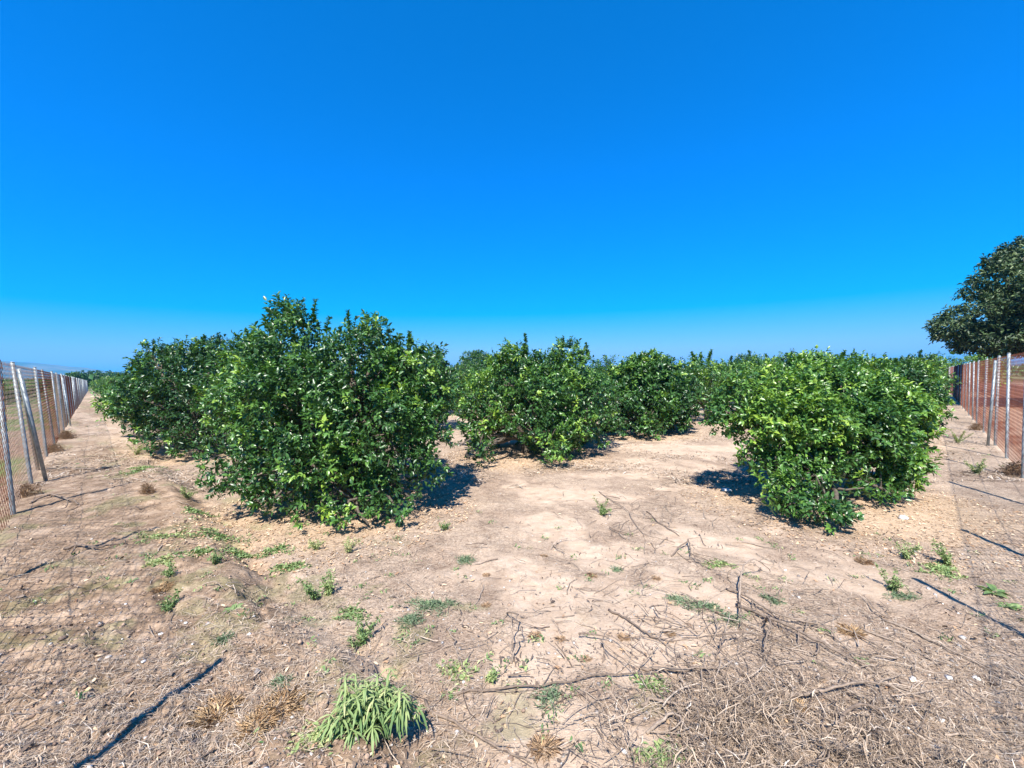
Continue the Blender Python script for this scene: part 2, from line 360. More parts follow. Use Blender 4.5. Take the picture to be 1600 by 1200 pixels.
def foliage(mb, rng, lobes, n_shoots, leaf=0.085, per=9, tint0=0.35, young=0.06, detail=2, inner=0.35, stem=True, upb=0.45, wr=0.46, zmin=None, shoot=0.2, bumps=0, gs=1.0):
    """lobes: array of cx cy cz rx ry rz; shoots with leaves grow from the lobe surfaces"""
    lobes = np.asarray(lobes, float); C = lobes[:, :3]; Rr = lobes[:, 3:6]
    area = (Rr[:, 0] * Rr[:, 1] + Rr[:, 0] * Rr[:, 2] + Rr[:, 1] * Rr[:, 2]); pr = area / area.sum()
    if bumps:      # the crown breaks up into many fist to head sized tufts
        nb = bumps * len(lobes); bi = rng.choice(len(lobes), nb, p=pr); bd = rand_unit(rng, nb)
        bc = C[bi] + bd * Rr[bi] * (0.92 + 0.14 * rng.random((nb, 1))); br = np.clip(0.42 * Rr[bi].min(1), 0.06, 0.5) * (0.45 + 0.6 * rng.random(nb))
        C = np.vstack([C, bc]); Rr = np.vstack([Rr, np.repeat(br[:, None], 3, 1) * [1, 1, 1.15]])
        area = (Rr[:, 0] * Rr[:, 1] + Rr[:, 0] * Rr[:, 2] + Rr[:, 1] * Rr[:, 2]); area[len(lobes):] *= 1.6; lobes = np.hstack([C, Rr]); pr = area / area.sum()
    m = n_shoots * 4
    li = rng.choice(len(lobes), m, p=pr); d = rand_unit(rng, m)
    shell = 0.82 + 0.24 * rng.random((m, 1)) ** 1.3
    P = C[li] + d * Rr[li] * shell
    nrm = norm(d / Rr[li])
    # drop points buried inside another lobe
    q = (((P[:, None] - C[None]) / Rr[None]) ** 2).sum(-1); q[np.arange(m), li] = 9
    keep = (q.min(1) > 0.62) | (rng.random(m) < 0.05)
    if zmin is not None: keep &= P[:, 2] > zmin + 0.08 * rng.random(m)
    # clumps and gaps
    g = fbm((P[:, 0] * 3.1 + P[:, 2] * 2.3) * gs, (P[:, 1] * 3.1 - P[:, 2] * 1.9) * gs, 5, 3)
    keep &= rng.random(m) < ss(0.34, 0.54, g) * 0.86 + 0.14
    idx = np.nonzero(keep)[0][:n_shoots]; P = P[idx]; nrm = nrm[idx]; n = len(P)
    sd = norm(nrm * 0.75 + np.array([0, 0, upb]) + 0.45 * rand_unit(rng, n))
    sl = shoot * (0.5 + 0.9 * rng.random(n))

    yn = fbm(P[:, 0] * 1.6 + 4, P[:, 1] * 1.6 + P[:, 2] * 1.3, 9, 3)
    is_young = (rng.random(n) < young * 5 * ss(0.5, 0.66, yn)) | (rng.random(n) < young * 0.3)
    base_t = np.clip(tint0 + 0.5 * (yn - 0.5) * 2 + 0.13 * rng.normal(size=n), 0.02, 0.75)
    base_t[is_young] = 0.80 + 0.18 * rng.random(is_young.sum())
    k = per
    t = (np.arange(k) + 0.4) / k
    ang = np.arange(k) * 2.4
    e1 = norm(np.cross(sd, rand_unit(rng, n))); e2 = np.cross(sd, e1)
    a = ang[None, :] + rng.random((n, 1)) * 6.28 + 0.5 * rng.normal(size=(n, k))
    rad = np.cos(a)[..., None] * e1[:, None] + np.sin(a)[..., None] * e2[:, None]
    sp = 0.95 - 0.45 * t[None, :, None] + 0.15 * rng.normal(size=(n, k, 1))
    Dl = norm(rad * sp + sd[:, None] * (0.35 + 0.6 * t[None, :, None]) + 0.22 * rng.normal(size=(n, k, 3)) - np.array([0, 0, 0.22]))
    Pl = P[:, None] + sd[:, None] * (sl[:, None] * (t[None] - 0.35))[..., None]
    Nl = norm(sd[:, None] * 0.8 + np.array([0, 0, 0.5]) + 0.35 * rng.normal(size=(n, k, 3)) - 0.0 * rad)
    Ls = leaf * (0.65 + 0.6 * rng.random((n, k))) * (1.0 + 0.15 * is_young[:, None])
    Ts = np.clip(base_t[:, None] + 0.10 * rng.normal(size=(n, k)), 0, 1)
    leaf_block(mb, rng, Pl.reshape(-1, 3), Dl.reshape(-1, 3), Nl.reshape(-1, 3), Ls.ravel(), Ls.ravel() * wr * (0.85 + 0.3 * rng.random(n * k)), Ts.ravel(), detail)
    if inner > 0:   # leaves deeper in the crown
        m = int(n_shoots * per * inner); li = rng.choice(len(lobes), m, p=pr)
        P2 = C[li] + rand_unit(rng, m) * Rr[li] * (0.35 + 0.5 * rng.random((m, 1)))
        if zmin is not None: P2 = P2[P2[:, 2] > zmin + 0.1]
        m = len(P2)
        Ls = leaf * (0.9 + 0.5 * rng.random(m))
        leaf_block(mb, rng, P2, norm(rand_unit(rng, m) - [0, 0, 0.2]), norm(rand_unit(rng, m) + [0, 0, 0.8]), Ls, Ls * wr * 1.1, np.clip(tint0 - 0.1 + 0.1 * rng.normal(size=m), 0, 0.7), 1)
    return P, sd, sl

def up_shoots(mb, wood, rng, pts, leaf, tint0, detail=2):
    """tall leafy water shoots rising from the top of the crown: (x, y, z0, length, lean x, lean y)"""
    for (x, y, z0, ln, lx, ly) in pts:
        nseg = 7; ts = np.linspace(0, 1, nseg)
        C = np.stack([x + lx * ts ** 1.5, y + ly * ts ** 1.5, z0 + ln * ts], 1)
        tube(wood, C, np.linspace(0.007, 0.003, nseg), 4, 0.4)
        k = max(30, int(ln / 0.0028)); t = rng.random(k)
        P = np.stack([np.interp(t, ts, C[:, j]) for j in range(3)], 1)
        a = rng.random(k) * 6.28; rad = np.stack([np.cos(a), np.sin(a), 0 * a], 1)
        D = norm(rad + np.array([0, 0, 0.75]) + 0.25 * rng.normal(size=(k, 3)))
        Ls = leaf * (0.7 + 0.5 * rng.random(k)) * (1.1 - 0.35 * t)
        leaf_block(mb, rng, P, D, norm(np.array([0, 0, 1.0]) - rad * 0.4 + 0.3 * rng.normal(size=(k, 3))), Ls, Ls * 0.45, np.clip(tint0 + 0.12 * rng.normal(size=k), 0, 1), detail)

def limbs(mb, rng, base, targets, r0=0.07, fork=0.35):
    base = np.asarray(base, float)
    f = base + np.array([0.03, 0.02, fork])
    tube(mb, [base - [0, 0, 0.08], base + [0.005, 0, 0.02], base + [0.01, 0.01, fork * 0.5], f], [r0 * 1.45, r0 * 1.2, r0, r0 * 0.95], 10, 0.4)
    for T in targets:
        T = np.asarray(T, float); v = T - f; L = np.linalg.norm(v)
        s = np.linspace(0, 1, 7)[:, None]
        C = f + v * s + np.array([0, 0, 1]) * 0.12 * L * np.sin(s * math.pi) * 0.6 + 0.03 * L * rng.normal(size=(7, 3)) * s
        tube(mb, C, np.linspace(r0 * 0.55, r0 * 0.13, 7), 6, 0.5)
        for _ in range(5):
            i = rng.integers(2, 6); e = C[i] + rand_unit(rng, 1)[0] * 0.3 + [0, 0, 0.1]
            tube(mb, [C[i], (C[i] + e) / 2 + 0.03 * rng.normal(size=3), e], [r0 * 0.2, r0 * 0.14, r0 * 0.07], 4, 0.6)

def hero_tree(idx, seed, lob, n_shoots, label, ups=(), tint0=0.35, young=0.05, leaf=0.06, bare=False, group='citrus trees of the orchard', detail=2, inner=0.35):
    rng = np.random.default_rng(seed); bx, by = TREES[idx]; bz = H(bx, by)
    root = empty('orange_tree', (bx, by, bz)); tag(root, label, 'orange tree', group)
    L = []
    for (px, py, Y, rp, *k) in lob:
        c = at(px, py, Y); r = max(rp * Y / FPX - 0.085, 0.05); kz = k[0] if k else 1.0
        L.append((*c, r, r * (k[1] if len(k) > 1 else 0.9), r * kz))
    L = np.array(L)
    cr = MB(); wd = MB()
    P, sd, sl = foliage(cr, rng, L, int(n_shoots * 1.75), leaf, 11, tint0, young, detail, inner, zmin=0.06, shoot=0.13, bumps=9)
    up_shoots(cr, cr, rng, [(*at(px, py, Y), ln, lx, ly) for (px, py, Y, ln, lx, ly) in ups], leaf, tint0 - 0.02, detail)
    limbs(wd, rng, (bx, by, bz), L[:, :3], 0.085, 0.3)
    for p, d, s in zip(P[::2], sd[::2], sl[::2]):
        tube(cr, [p - d * (s * 0.9), p + d * s * 0.6], [0.004, 0.002], 3, 0.3, cap=False)
    cr.build('crown', M_LEAF, root); wd.build('trunk', M_WOOD, root)
    return root

# tree 1: the big one front left
hero_tree(0, 11, [(470, 570, 5.3, 88), (560, 580, 5.3, 82), (632, 605, 5.35, 72), (412, 610, 5.35, 72), (480, 670, 4.95, 100), (590, 675, 4.95, 92),
    (372, 700, 5.0, 60), (385, 740, 4.8, 56, 0.7), (345, 742, 4.9, 34, 0.7), (455, 745, 4.7, 62), (545, 770, 4.6, 50), (625, 700, 4.95, 62), (600, 765, 4.75, 44), (645, 660, 5.2, 60),
    (475, 524, 5.4, 32), (545, 535, 5.4, 28), (638, 555, 5.4, 34), (590, 548, 5.4, 34), (400, 555, 5.4, 42), (672, 620, 5.5, 40), (440, 640, 6.3, 95), (560, 650, 6.4, 100), (420, 780, 4.7, 36, 0.7),
    (500, 792, 4.55, 34, 0.7), (660, 600, 5.9, 60), (636, 770, 4.8, 34, 0.8), (570, 822, 4.35, 26, 1.0), (480, 800, 4.45, 46, .7), (550, 798, 4.4, 48, .7), (615, 790, 4.5, 46, .7), (430, 775, 4.6, 46, .8), (340, 738, 4.85, 46, .8), (660, 735, 4.9, 44, .9)], 2300,
    'largest orange tree, dark dome with a ragged top standing front left',
    ups=[(470, 510, 5.4, .28, -.03, 0), (490, 505, 5.35, .3, .03, 0), (440, 520, 5.4, .25, -.08, 0), (545, 520, 5.4, .28, .0, 0), (638, 545, 5.4, .22, .02, 0), (575, 540, 5.4, .16, .02, 0), (400, 545, 5.4, .16, -.04, 0), (655, 560, 5.4, .18, .06, 0), (450, 505, 5.5, .25, .02, 0), (510, 520, 5.4, .2, .05, 0), (370, 560, 5.5, .14, -.08, 0), (690, 600, 5.5, .16, .08, 0)],
    tint0=0.34, young=0.04)
# tree 2: behind it to the left
hero_tree(1, 12, [(265, 590, 9.0, 50), (320, 580, 9.0, 50), (235, 625, 8.8, 50), (300, 640, 8.6, 60), (350, 640, 8.8, 60), (210, 640, 9.0, 36), (255, 685, 8.3, 34, .8), (300, 695, 8.2, 30, .8), (235, 560, 9.2, 30), (330, 550, 9.2, 30),
    (195, 605, 9.3, 26), (220, 670, 8.6, 28), (340, 690, 8.5, 32), (300, 620, 10.2, 70), (400, 600, 9.6, 60), (245, 550, 9.2, 24)], 1500,
    'dark orange tree standing left of and behind the largest one, nearest the left fence',
    ups=[(240, 550, 9.2, .22, 0, 0), (265, 555, 9.2, .2, 0, 0), (320, 540, 9.2, .22, 0, 0), (340, 540, 9.2, .26, .03, 0), (300, 550, 9.2, .18, 0, 0), (215, 575, 9.2, .15, -.05, 0)], tint0=0.26, young=0.03, leaf=0.072)
# tree 3: centre
hero_tree(2, 13, [(800, 590, 8.6, 48), (850, 595, 8.6, 48), (905, 590, 8.6, 42), (765, 620, 8.4, 48), (835, 640, 8.1, 60), (900, 640, 8.3, 55), (745, 655, 8.2, 36), (752, 705, 7.4, 28), (865, 700, 7.4, 36), (900, 675, 7.9, 36),
    (862, 722, 7.1, 20), (735, 715, 7.4, 18), (885, 555, 8.7, 28), (820, 560, 8.7, 24), (935, 620, 8.8, 38), (930, 660, 8.4, 30), (800, 620, 9.6, 66), (880, 630, 9.8, 66), (710, 695, 7.8, 9), (720, 610, 9.2, 30), (725, 640, 8.8, 26), (940, 690, 8.3, 14)], 1700,
    'orange tree in the middle with two foliage skirts on the ground and a gap between',
    ups=[(822, 555, 8.7, .45, -.02, 0), (818, 560, 8.7, .3, .03, 0), (800, 565, 8.7, .22, -.06, 0), (880, 545, 8.7, .22, 0, 0), (890, 545, 8.7, .2, 0.04, 0), (918, 560, 8.7, .32, -.02, 0), (845, 570, 8.7, .2, 0, 0), (910, 565, 8.7, .22, 0, 0), (780, 570, 8.7, .18, -.03, 0), (865, 560, 8.7, .15, 0, 0)],
    tint0=0.38, young=0.05, leaf=0.072)
# tree 4: behind the centre one to the right
hero_tree(3, 14, [(985, 600, 11.3, 38), (1030, 605, 11.3, 40), (960, 635, 11.1, 36), (1010, 645, 10.8, 42), (1055, 635, 11.2, 36), (1015, 670, 10.3, 22), (965, 665, 10.4, 20), (1070, 610, 11.6, 26), (1000, 575, 11.4, 22), (1070, 650, 11.3, 22),
    (1010, 620, 12.6, 55), (950, 600, 11.8, 30)], 1100,
    'dark orange tree right of and behind the middle one, its shadow on bare sand',
    ups=[(1000, 570, 11.4, .25, 0, 0), (1010, 570, 11.4, .3, .03, 0), (1022, 572, 11.4, .3, .05, 0), (985, 578, 11.4, .2, -.05, 0), (970, 580, 11.4, .15, -.05, 0)], tint0=0.3, young=0.03, leaf=0.1)
# tree 5: front right
hero_tree(4, 15, [(1172, 622, 5.4, 50), (1235, 622, 5.4, 50), (1305, 620, 5.4, 54), (1370, 628, 5.4, 48), (1140, 645, 5.3, 42), (1200, 670, 5.1, 56), (1270, 668, 5.0, 60), (1340, 675, 5.0, 60), (1400, 655, 5.3, 50), (1425, 645, 5.6, 34),
    (1190, 715, 5.0, 40), (1235, 772, 4.5, 40), (1280, 790, 4.35, 42, .9), (1225, 785, 4.55, 30), (1318, 826, 4.1, 32, .8), (1275, 808, 4.2, 44, .8), (1225, 790, 4.4, 40, .8), (1395, 775, 4.75, 36, .8), (1345, 755, 4.7, 28, .8), (1390, 715, 5.0, 44), (1415, 728, 5.1, 38), (1408, 768, 4.9, 26), (1438, 695, 5.3, 24), (1290, 592, 5.5, 28),
    (1208, 590, 5.5, 26), (1270, 625, 6.0, 70), (1350, 645, 6.0, 64), (1340, 706, 5.1, 30), (1118, 642, 5.4, 26), (1270, 590, 5.6, 20), (1230, 740, 4.7, 30), (1250, 728, 4.85, 38), (1300, 715, 4.85, 36), (1298, 752, 4.6, 32), (1345, 738, 4.9, 24), (1375, 752, 4.9, 20), (1200, 750, 4.8, 26)], 2000,
    'low wide orange tree standing front right, bright yellowish leaves and gaps under its crown',
    ups=[(1200, 575, 5.5, .1, 0, 0), (1290, 575, 5.5, .12, 0, 0), (1330, 580, 5.5, .08, .02, 0), (1240, 580, 5.5, .06, 0, 0)], tint0=0.52, young=0.07, leaf=0.06)
# tree 6: behind it by the right fence
hero_tree(5, 16, [(1390, 606, 8.7, 40), (1430, 612, 8.7, 40), (1445, 640, 8.5, 36), (1350, 600, 8.8, 40), (1455, 625, 8.8, 24), (1420, 590, 8.8, 20), (1470, 668, 8.4, 10), (1390, 640, 8.6, 46), (1440, 670, 8.2, 16), (1360, 640, 9.4, 60), (1310, 600, 9, 40)], 900,
    'orange tree behind the low front right one, beside the path along the right fence',
    ups=[(1420, 580, 8.8, .22, 0, 0), (1380, 580, 8.8, .15, 0, 0), (1440, 590, 8.8, .12, 0, 0)], tint0=0.40, young=0.06, leaf=0.072)

# ------------------------------------------------------------ the rest of the orchard: four kinds, copied
def orchard_kind(seed, name, label, group, n_shoots, rad, hgt, tint0, young, leaf, loc, detail=1, matl=M_LEAF, cat='orange tree', upb=0.45, wr=0.43, trunk_r=0.07, skirt=0.3, nl=16, n_up=5, inner=0.3, shoot=0.2, lobr=(0.3, 0.42)):
    rng = np.random.default_rng(seed)
    root = empty(name, loc); tag(root, label, cat, group)
    zc = skirt + (hgt - skirt) * 0.5; hz = (hgt - skirt) * 0.5
    L = [(0, 0, zc, rad * 0.7, rad * 0.7, hz * 0.75)]
    for i in range(nl):
        a = i * 2.4 + rng.random(); z = rng.uniform(-0.75, 0.8); c = math.sqrt(1 - z * z * 0.8)
        r = rng.uniform(*lobr) * min(rad, hz * 1.2)
        L.append(((rad - r * 0.7) * c * math.cos(a), (rad - r * 0.7) * c * math.sin(a), zc + z * (hz - r * 0.4), r, r, r * 0.9))
    cr = MB(); wd = MB()
    foliage(cr, rng, L, n_shoots, leaf, 8, tint0, young, detail, inner, upb=upb, wr=wr, zmin=0.05, shoot=shoot, bumps=4)
    ups = []
    for i in range(n_up):
        a = rng.random() * 6.28; q = rad * 0.5 * rng.random()
        ups.append((q * math.cos(a), q * math.sin(a), hgt - 0.2, 0.35 * rng.random() + 0.1, 0.05 * rng.normal(), 0.05 * rng.normal()))
    up_shoots(cr, cr, rng, ups, leaf, tint0, 1)
    limbs(wd, rng, (0, 0, 0), [l[:3] for l in L[1:9]], trunk_r, max(0.3, skirt))
    c = cr.build('crown', matl, None, local=True); c.parent = root
    w = wd.build('trunk', M_WOOD, None, local=True); w.parent = root
    return root
def copy_tree(src, loc, rz, sc):
    r = src.copy(); COL.objects.link(r); r.location = loc; r.rotation_euler = (0, 0, rz); r.scale = sc
    for ch in src.children:
        c = ch.copy(); COL.objects.link(c); c.parent = r
    return r

rng = np.random.default_rng(5)
spots = []
for i in range(0, 15):
    for j in range(0, 15):
        if i + j > 19: continue
        u = 2.0 + 4.35 * i + rng.normal() * 0.18; v = 0.95 + 4.75 * j + rng.normal() * 0.18
        if (i, j) in ((0, 0), (0, 1), (0, 2), (1, 1), (2, 1), (1, 0), (2, 0), (1, 2)): continue
        if j == 0: v += 0.45
        spots.append((*xy(u, v), i, j))
spots.append((-3.2, 12.9, 1, 2))
kinds = [orchard_kind(100 + k, 'orange_tree', '', 'citrus trees of the orchard', 1150, 1.62, h, t, y, 0.095, (0, 0, 0))
         for k, (h, t, y) in enumerate([(2.25, 0.36, 0.05), (2.1, 0.44, 0.10), (2.3, 0.3, 0.04), (2.0, 0.5, 0.12)])]
used = set()
for (x, y, i, j) in spots:
    k = 3 if (i == 0 and j > 3) else int(rng.integers(0, 4)); s = rng.uniform(0.9, 1.1); loc = (x, y, H(x, y) if math.hypot(x, y) < 60 else 0.0)
    sc = (s * rng.uniform(0.96, 1.08), s * rng.uniform(0.96, 1.08), s * rng.uniform(0.86, 1.04)); rz = rng.random() * 6.28
    if k in used: o = copy_tree(kinds[k], loc, rz, sc)
    else: used.add(k); o = kinds[k]; o.location = loc; o.rotation_euler = (0, 0, rz); o.scale = sc
    if i == 0: o['label'] = 'orange tree of the line running away beside the left fence, beyond the second tree'
    elif j == 0: o['label'] = 'orange tree of the line running away beside the right fence, beyond the second tree'
    else: o['label'] = 'orange tree in the packed inner rows behind the front orchard trees'

# low trees beyond the left fence
low = orchard_kind(140, 'orange_tree', 'low yellow green tree in the next plot, seen through the left wire fence', 'low trees beyond the left fence', 700, 1.7, 1.8, 0.72, 0.25, 0.12, (-30, 24, 0))
first = True
for k in range(14):
    v = 34 + 3.6 * k
    for u in (-6.2, -10.8):
        x, y = xy(u + rng.normal() * .3, v + rng.normal() * .4 + (0 if u > -7 else -9))
        if first: low.location = (x, y, 0); first = False
        else: copy_tree(low, (x, y, 0), rng.random() * 6.28, (rng.uniform(.9, 1.15), rng.uniform(.9, 1.15), rng.uniform(.8, 1.08)))

# big dark broadleaf tree beyond the right fence
def big_tree():
    rng = np.random.default_rng(77); Y = 19.0
    base = at(1665, 620, Y); base[2] = 0
    root = empty('broadleaf_tree', tuple(base)); tag(root, 'tall dark broadleaf tree with layered grey green crown rising over the right fence', 'tree')
    L = []
    for (px, py, Y, rp, kz) in [(1600, 470, 19.5, 50, .8), (1530, 500, 18.5, 55, .7), (1490, 510, 18.6, 34, .8), (1570, 440, 18.5, 50, .6), (1600, 405, 19, 48, .5), (1560, 410, 19, 24, .45), (1640, 400, 20, 60, .7), (1550, 525, 18, 50, .55),
            (1620, 525, 17.5, 60, .55), (1590, 470, 17.3, 50, .5), (1680, 470, 19.5, 80, .9), (1740, 500, 19, 70, .8), (1520, 460, 19, 24, .6), (1515, 540, 19, 30, .45), (1480, 520, 19, 18, .7), (1640, 450, 16.8, 55, .5), (1700, 540, 18, 70, .5), (1590, 510, 21, 46, .7), (1700, 410, 19, 60, .6), (1570, 540, 18.5, 45, .45), (1545, 480, 17.6, 34, .45), (1610, 540, 17.2, 40, .4)]:
        c = at(px, py, Y); r = rp * Y / FPX * .86 - .1; L.append((*c, r, r, r * kz * .85))
    cr = MB(); wd = MB()
    foliage(cr, rng, L, 6500, 0.17, 8, 0.6, 0.03, 1, 0.22, upb=0.15, wr=0.42, shoot=0.3, bumps=7, gs=0.4)
    limbs(wd, rng, base, [l[:3] for l in L], 0.22, 1.7)
    cr.build('crown', M_BIGLEAF, root); wd.build('trunk', M_WOOD, root)
big_tree()
x, y, _ = at(1512, 580, 33)
orchard_kind(150, 'leafy_shrub', 'light green shrub showing over the right fence below the tall dark tree', None, 800, 2.3, 3.1, 0.72, 0.1, 0.16, (x, y, 0), cat='shrub')
x, y, _ = at(749, 560, 42)
orchard_kind(151, 'round_tree', 'round dark tree rising above the orchard just left of the middle tree', None, 1500, 2.1, 4.3, 0.36, 0.0, 0.17, (x, y, 0), cat='tree', skirt=1.0, nl=22, n_up=0)
for s, (px, Y, hh, lab) in enumerate([(116, 75, 3.2, 'small dark far tree just above the far end of the left fence'), (137, 90, 4.0, 'wide dark far tree right of the end of the left fence'), (158, 130, 5.0, 'greyish far tree above the yellow green orchard edge on the left'),
                                       (183, 120, 4.8, 'far dark tree nearest the second orange tree on the left horizon')]):
    x, y, _ = at(px, 600, Y)
    orchard_kind(160 + s, 'round_tree', lab, 'far trees on the left horizon', 420, hh * 0.75, hh, 0.2, 0.0, 0.32, (x, y, 0), cat='tree', skirt=0.8, n_up=0)

# far orchards and tree belts as one mass
def far_belt():
    rng = np.random.default_rng(9); mb = MB(); n = 60000
    r = rng.uniform(105, 420, n); a = rng.uniform(R(-60), R(60), n)
    x = r * np.sin(a); y = r * np.cos(a); u, v = uv(x, y)
    z = (2.0 + 2.2 * fbm(x * 0.05, y * 0.05, 3, 3) * ss(150, 300, r)) * rng.random(n) ** 0.35
    keep = (v > -6) | (r > 150)
    keep &= (u > -1) | (r > 130)
    P = np.stack([x, y, z], 1)[keep]; n = len(P)
    L = rng.uniform(0.5, 1.3, n)
    leaf_block(mb, rng, P, rand_unit(rng, n), rand_unit(rng, n) + [0, -0.3, 0.6], L, L * 0.7, np.clip(0.35 + 0.15 * rng.normal(size=n), 0, 1), 1)
    o = mb.build('distant_orchards', M_LEAF); tag(o, 'far green orchards merging into one belt along the horizon', 'orchard', kind='stuff')
far_belt()

# ------------------------------------------------------------ hills
def hills():
    mb = MB(); a = np.linspace(R(-85), R(85), 320); rows = [2500, 2750, 3000, 3300, 3600]; prof = [0, 0.55, 1, 0.7, 0.1]
    deg = np.degrees(a)
    h = 40 + 24 * (fbm(deg * 0.12 + 40, deg * 0, 7, 4) - 0.5) * 2
    h = h + 50 * np.exp(-((deg + 50) / 5.0) ** 2) + 22 * np.exp(-((deg - 24) / 5) ** 2) + 16 * np.exp(-((deg + 8) / 4) ** 2)
    V = []
    for r, p in zip(rows, prof):
        V.append(np.stack([r * np.sin(a), r * np.cos(a), h * p * (1 + 0.12 * (fbm(deg * 0.9, deg * 0 + r, 3, 3) - 0.5)) - (3 if p == 0 else 0)], 1))
    V = np.concatenate(V); n = len(a)
    Q = [(i * n + k, i * n + k + 1, (i + 1) * n + k + 1, (i + 1) * n + k) for i in range(4) for k in range(n - 1)]
    mb.add(V, None, Q)
    m, nt, bs, out = mat('hill_scrub'); tc = N(nt, 'ShaderNodeTexCoord'); nn = N(nt, 'ShaderNodeTexNoise'); nn.inputs['Scale'].default_value = 0.01; nn.inputs['Detail'].default_value = 8
    nt.links.new(tc.outputs['Object'], nn.inputs['Vector'])
    nt.links.new(ramp(nt, [(0.4, (0.06, 0.08, 0.04)), (0.65, (0.2, 0.17, 0.11))], nn.outputs[0]).outputs[0], bs.inputs['Base Color']); bs.inputs['Roughness'].default_value = 1
    o = mb.build('hills', m, smooth=True); tag(o, 'low blue hills along the horizon', 'hills', kind='structure')
hills()

# ------------------------------------------------------------ fences
def net_mesh(mb, p0, p1, h, lean, sp, w, z0=0.06):
    p0 = np.array(p0, float); p1 = np.array(p1, float); Lg = np.linalg.norm(p1 - p0); d = (p1 - p0) / Lg
    nrm = np.array([-d[1], d[0]]) * 1.0
    def pt(s, z, o): return np.array([p0[0] + d[0] * s + lean[0] * z / h + nrm[0] * o, p0[1] + d[1] * s + lean[1] * z / h + nrm[1] * o, z0 + z])
    step = sp * S2; k = 0; V = []; T = []
    for sgn in (1, -1):
        s = -h
        while s < Lg + h:
            z = 0.0; a = s if sgn > 0 else s
            s0, s1 = a, a + sgn * h; za, zb = 0.0, h
            # clip to 0..Lg
            lo, hi = 0.0, 1.0
            for (q0, q1) in ((s0, s1),):
                dd = q1 - q0
                t0, t1 = (0 - q0) / dd, (Lg - q0) / dd
                if t0 > t1: t0, t1 = t1, t0
                lo = max(lo, t0); hi = min(hi, t1)
            if hi - lo > 0.02:
                A = pt(s0 + (s1 - s0) * lo, h * lo, 0.002 * sgn); B = pt(s0 + (s1 - s0) * hi, h * hi, 0.002 * sgn)
                D = (B - A) / np.linalg.norm(B - A); n3 = np.array([nrm[0], nrm[1], 0.0]); S_ = np.cross(D, n3)
                c = len(V)
                for E in (A, B):
                    for t in (0.5, 2.6, 4.7): V.append(E + w * (math.cos(t) * S_ + math.sin(t) * n3))
                for q in range(3):
                    q2 = (q + 1) % 3; T.append((c + q, c + q2, c + 3 + q2)); T.append((c + q, c + 3 + q2, c + 3 + q))
            s += step
    mb.add(V, T)

def fence(side, posts, braces, label, panels):
    root = empty('wire_fence', (*xy(U0, 3) , 0) if side < 0 else (*xy(3, V0), 0)); tag(root, label, 'fence', 'wire fences of the orchard')
    def base(Yd):      # point of the fence line at forward distance Yd
        x = (U0 * S2 - Yd) if side < 0 else (Yd - V0 * S2); return np.array([x, Yd])
    out = np.array([-1, -1]) / S2 if side < 0 else np.array([1, -1]) / S2
    ln = out * (0.12 if side < 0 else 0.03); h = 1.9
    rr = random.Random(side)
    for Yd in posts:
        p = base(Yd); z = H(*p) if Yd < 40 else 0.0; z *= 0.6; mb = MB()
        q = ln * (float(ss(3.2, 5, Yd)) if side < 0 else 1) + out * rr.uniform(-.02, .02) + np.array([rr.uniform(-.02, .02), rr.uniform(-.02, .02)])
        if side > 0 and 1.5 < Yd < 1.7: q = -out * 0.26
        P = [(*p, z - 0.1), (*p, z), (*(p + q), h)]
        rad = 0.023
        tube(mb, P, rad, 10); T = np.array(P[-1]); tube(mb, [T, T + [0, 0, 0.012]], [rad * 1.12, rad * 0.8], 10)
        mb.build('post', M_GALV, root, smooth=False)
    for (Ya, Yb, ins) in braces:
        p = base(Ya); e = base(Yb); mb = MB(); t = np.array([*(p + ln * 0.95 - out * 0.03), h * 0.95]); b = np.array([*(e - out * ins), H(*(e - out * ins)) - 0.05])
        tube(mb, [t, b], 0.024, 8)
        mb.build('brace', M_GALV, root)
    for (Ya, Yb, rusty) in panels:
        mb = MB(); net_mesh(mb, base(Ya), base(Yb), h - 0.08, ln * (0.5 if Ya < 0 else 1), 0.085, 0.0022 if rusty else 0.002, z0=0.05)
        mb.build('netting', M_RUST if rusty else M_WIRE, root)
    for zz in (0.35, 1.1, 1.84):
        mb = MB(); a = base(panels[0][0]); b = base(panels[-1][1])
        tube(mb, [(*(a + ln * zz / h), zz), (*(b + ln * zz / h), zz)], 0.0022, 4); mb.build('tension_wire', M_WIRE, root)
    return root
lp = [-0.85, 0.85, 2.9, 4.78, 6.19, 8.26, 9.9, 11.4, 13.0, 14.7]
while lp[-1] < 75: lp.append(lp[-1] + 1.65)
fence(-1, lp, [(6.19, 7.2, -0.02), (6.19, 6.3, 0.14), (13.0, 14.0, 0.0), (14.7, 14.3, .1), (31.2, 32.2, 0.0)], 'left wire fence with galvanised pipe posts and rusty patches of netting, beside the bare mound',
      [(-1.15, 4.86, True), (4.86, 8.29, False), (8.29, 11.8, True), (11.8, 13.9, False), (13.9, 30, True), (30, 75, False)])
rp = [0.1, 1.6, 2.82, 4.65, 6.2, 7.55, 8.9, 10.8, 12.4, 13.6, 15.0, 16.4, 17.8, 19.2]
while rp[-1] < 70: rp.append(rp[-1] + 1.65)
fence(1, rp, [(8.9, 9.95, 0.0), (8.9, 8.75, 0.12)], 'right wire fence with galvanised posts and reddish rusty netting, below the tall dark tree',
      [(-1.15, 6.2, True), (6.2, 20.65, True), (20.65, 70, True)])

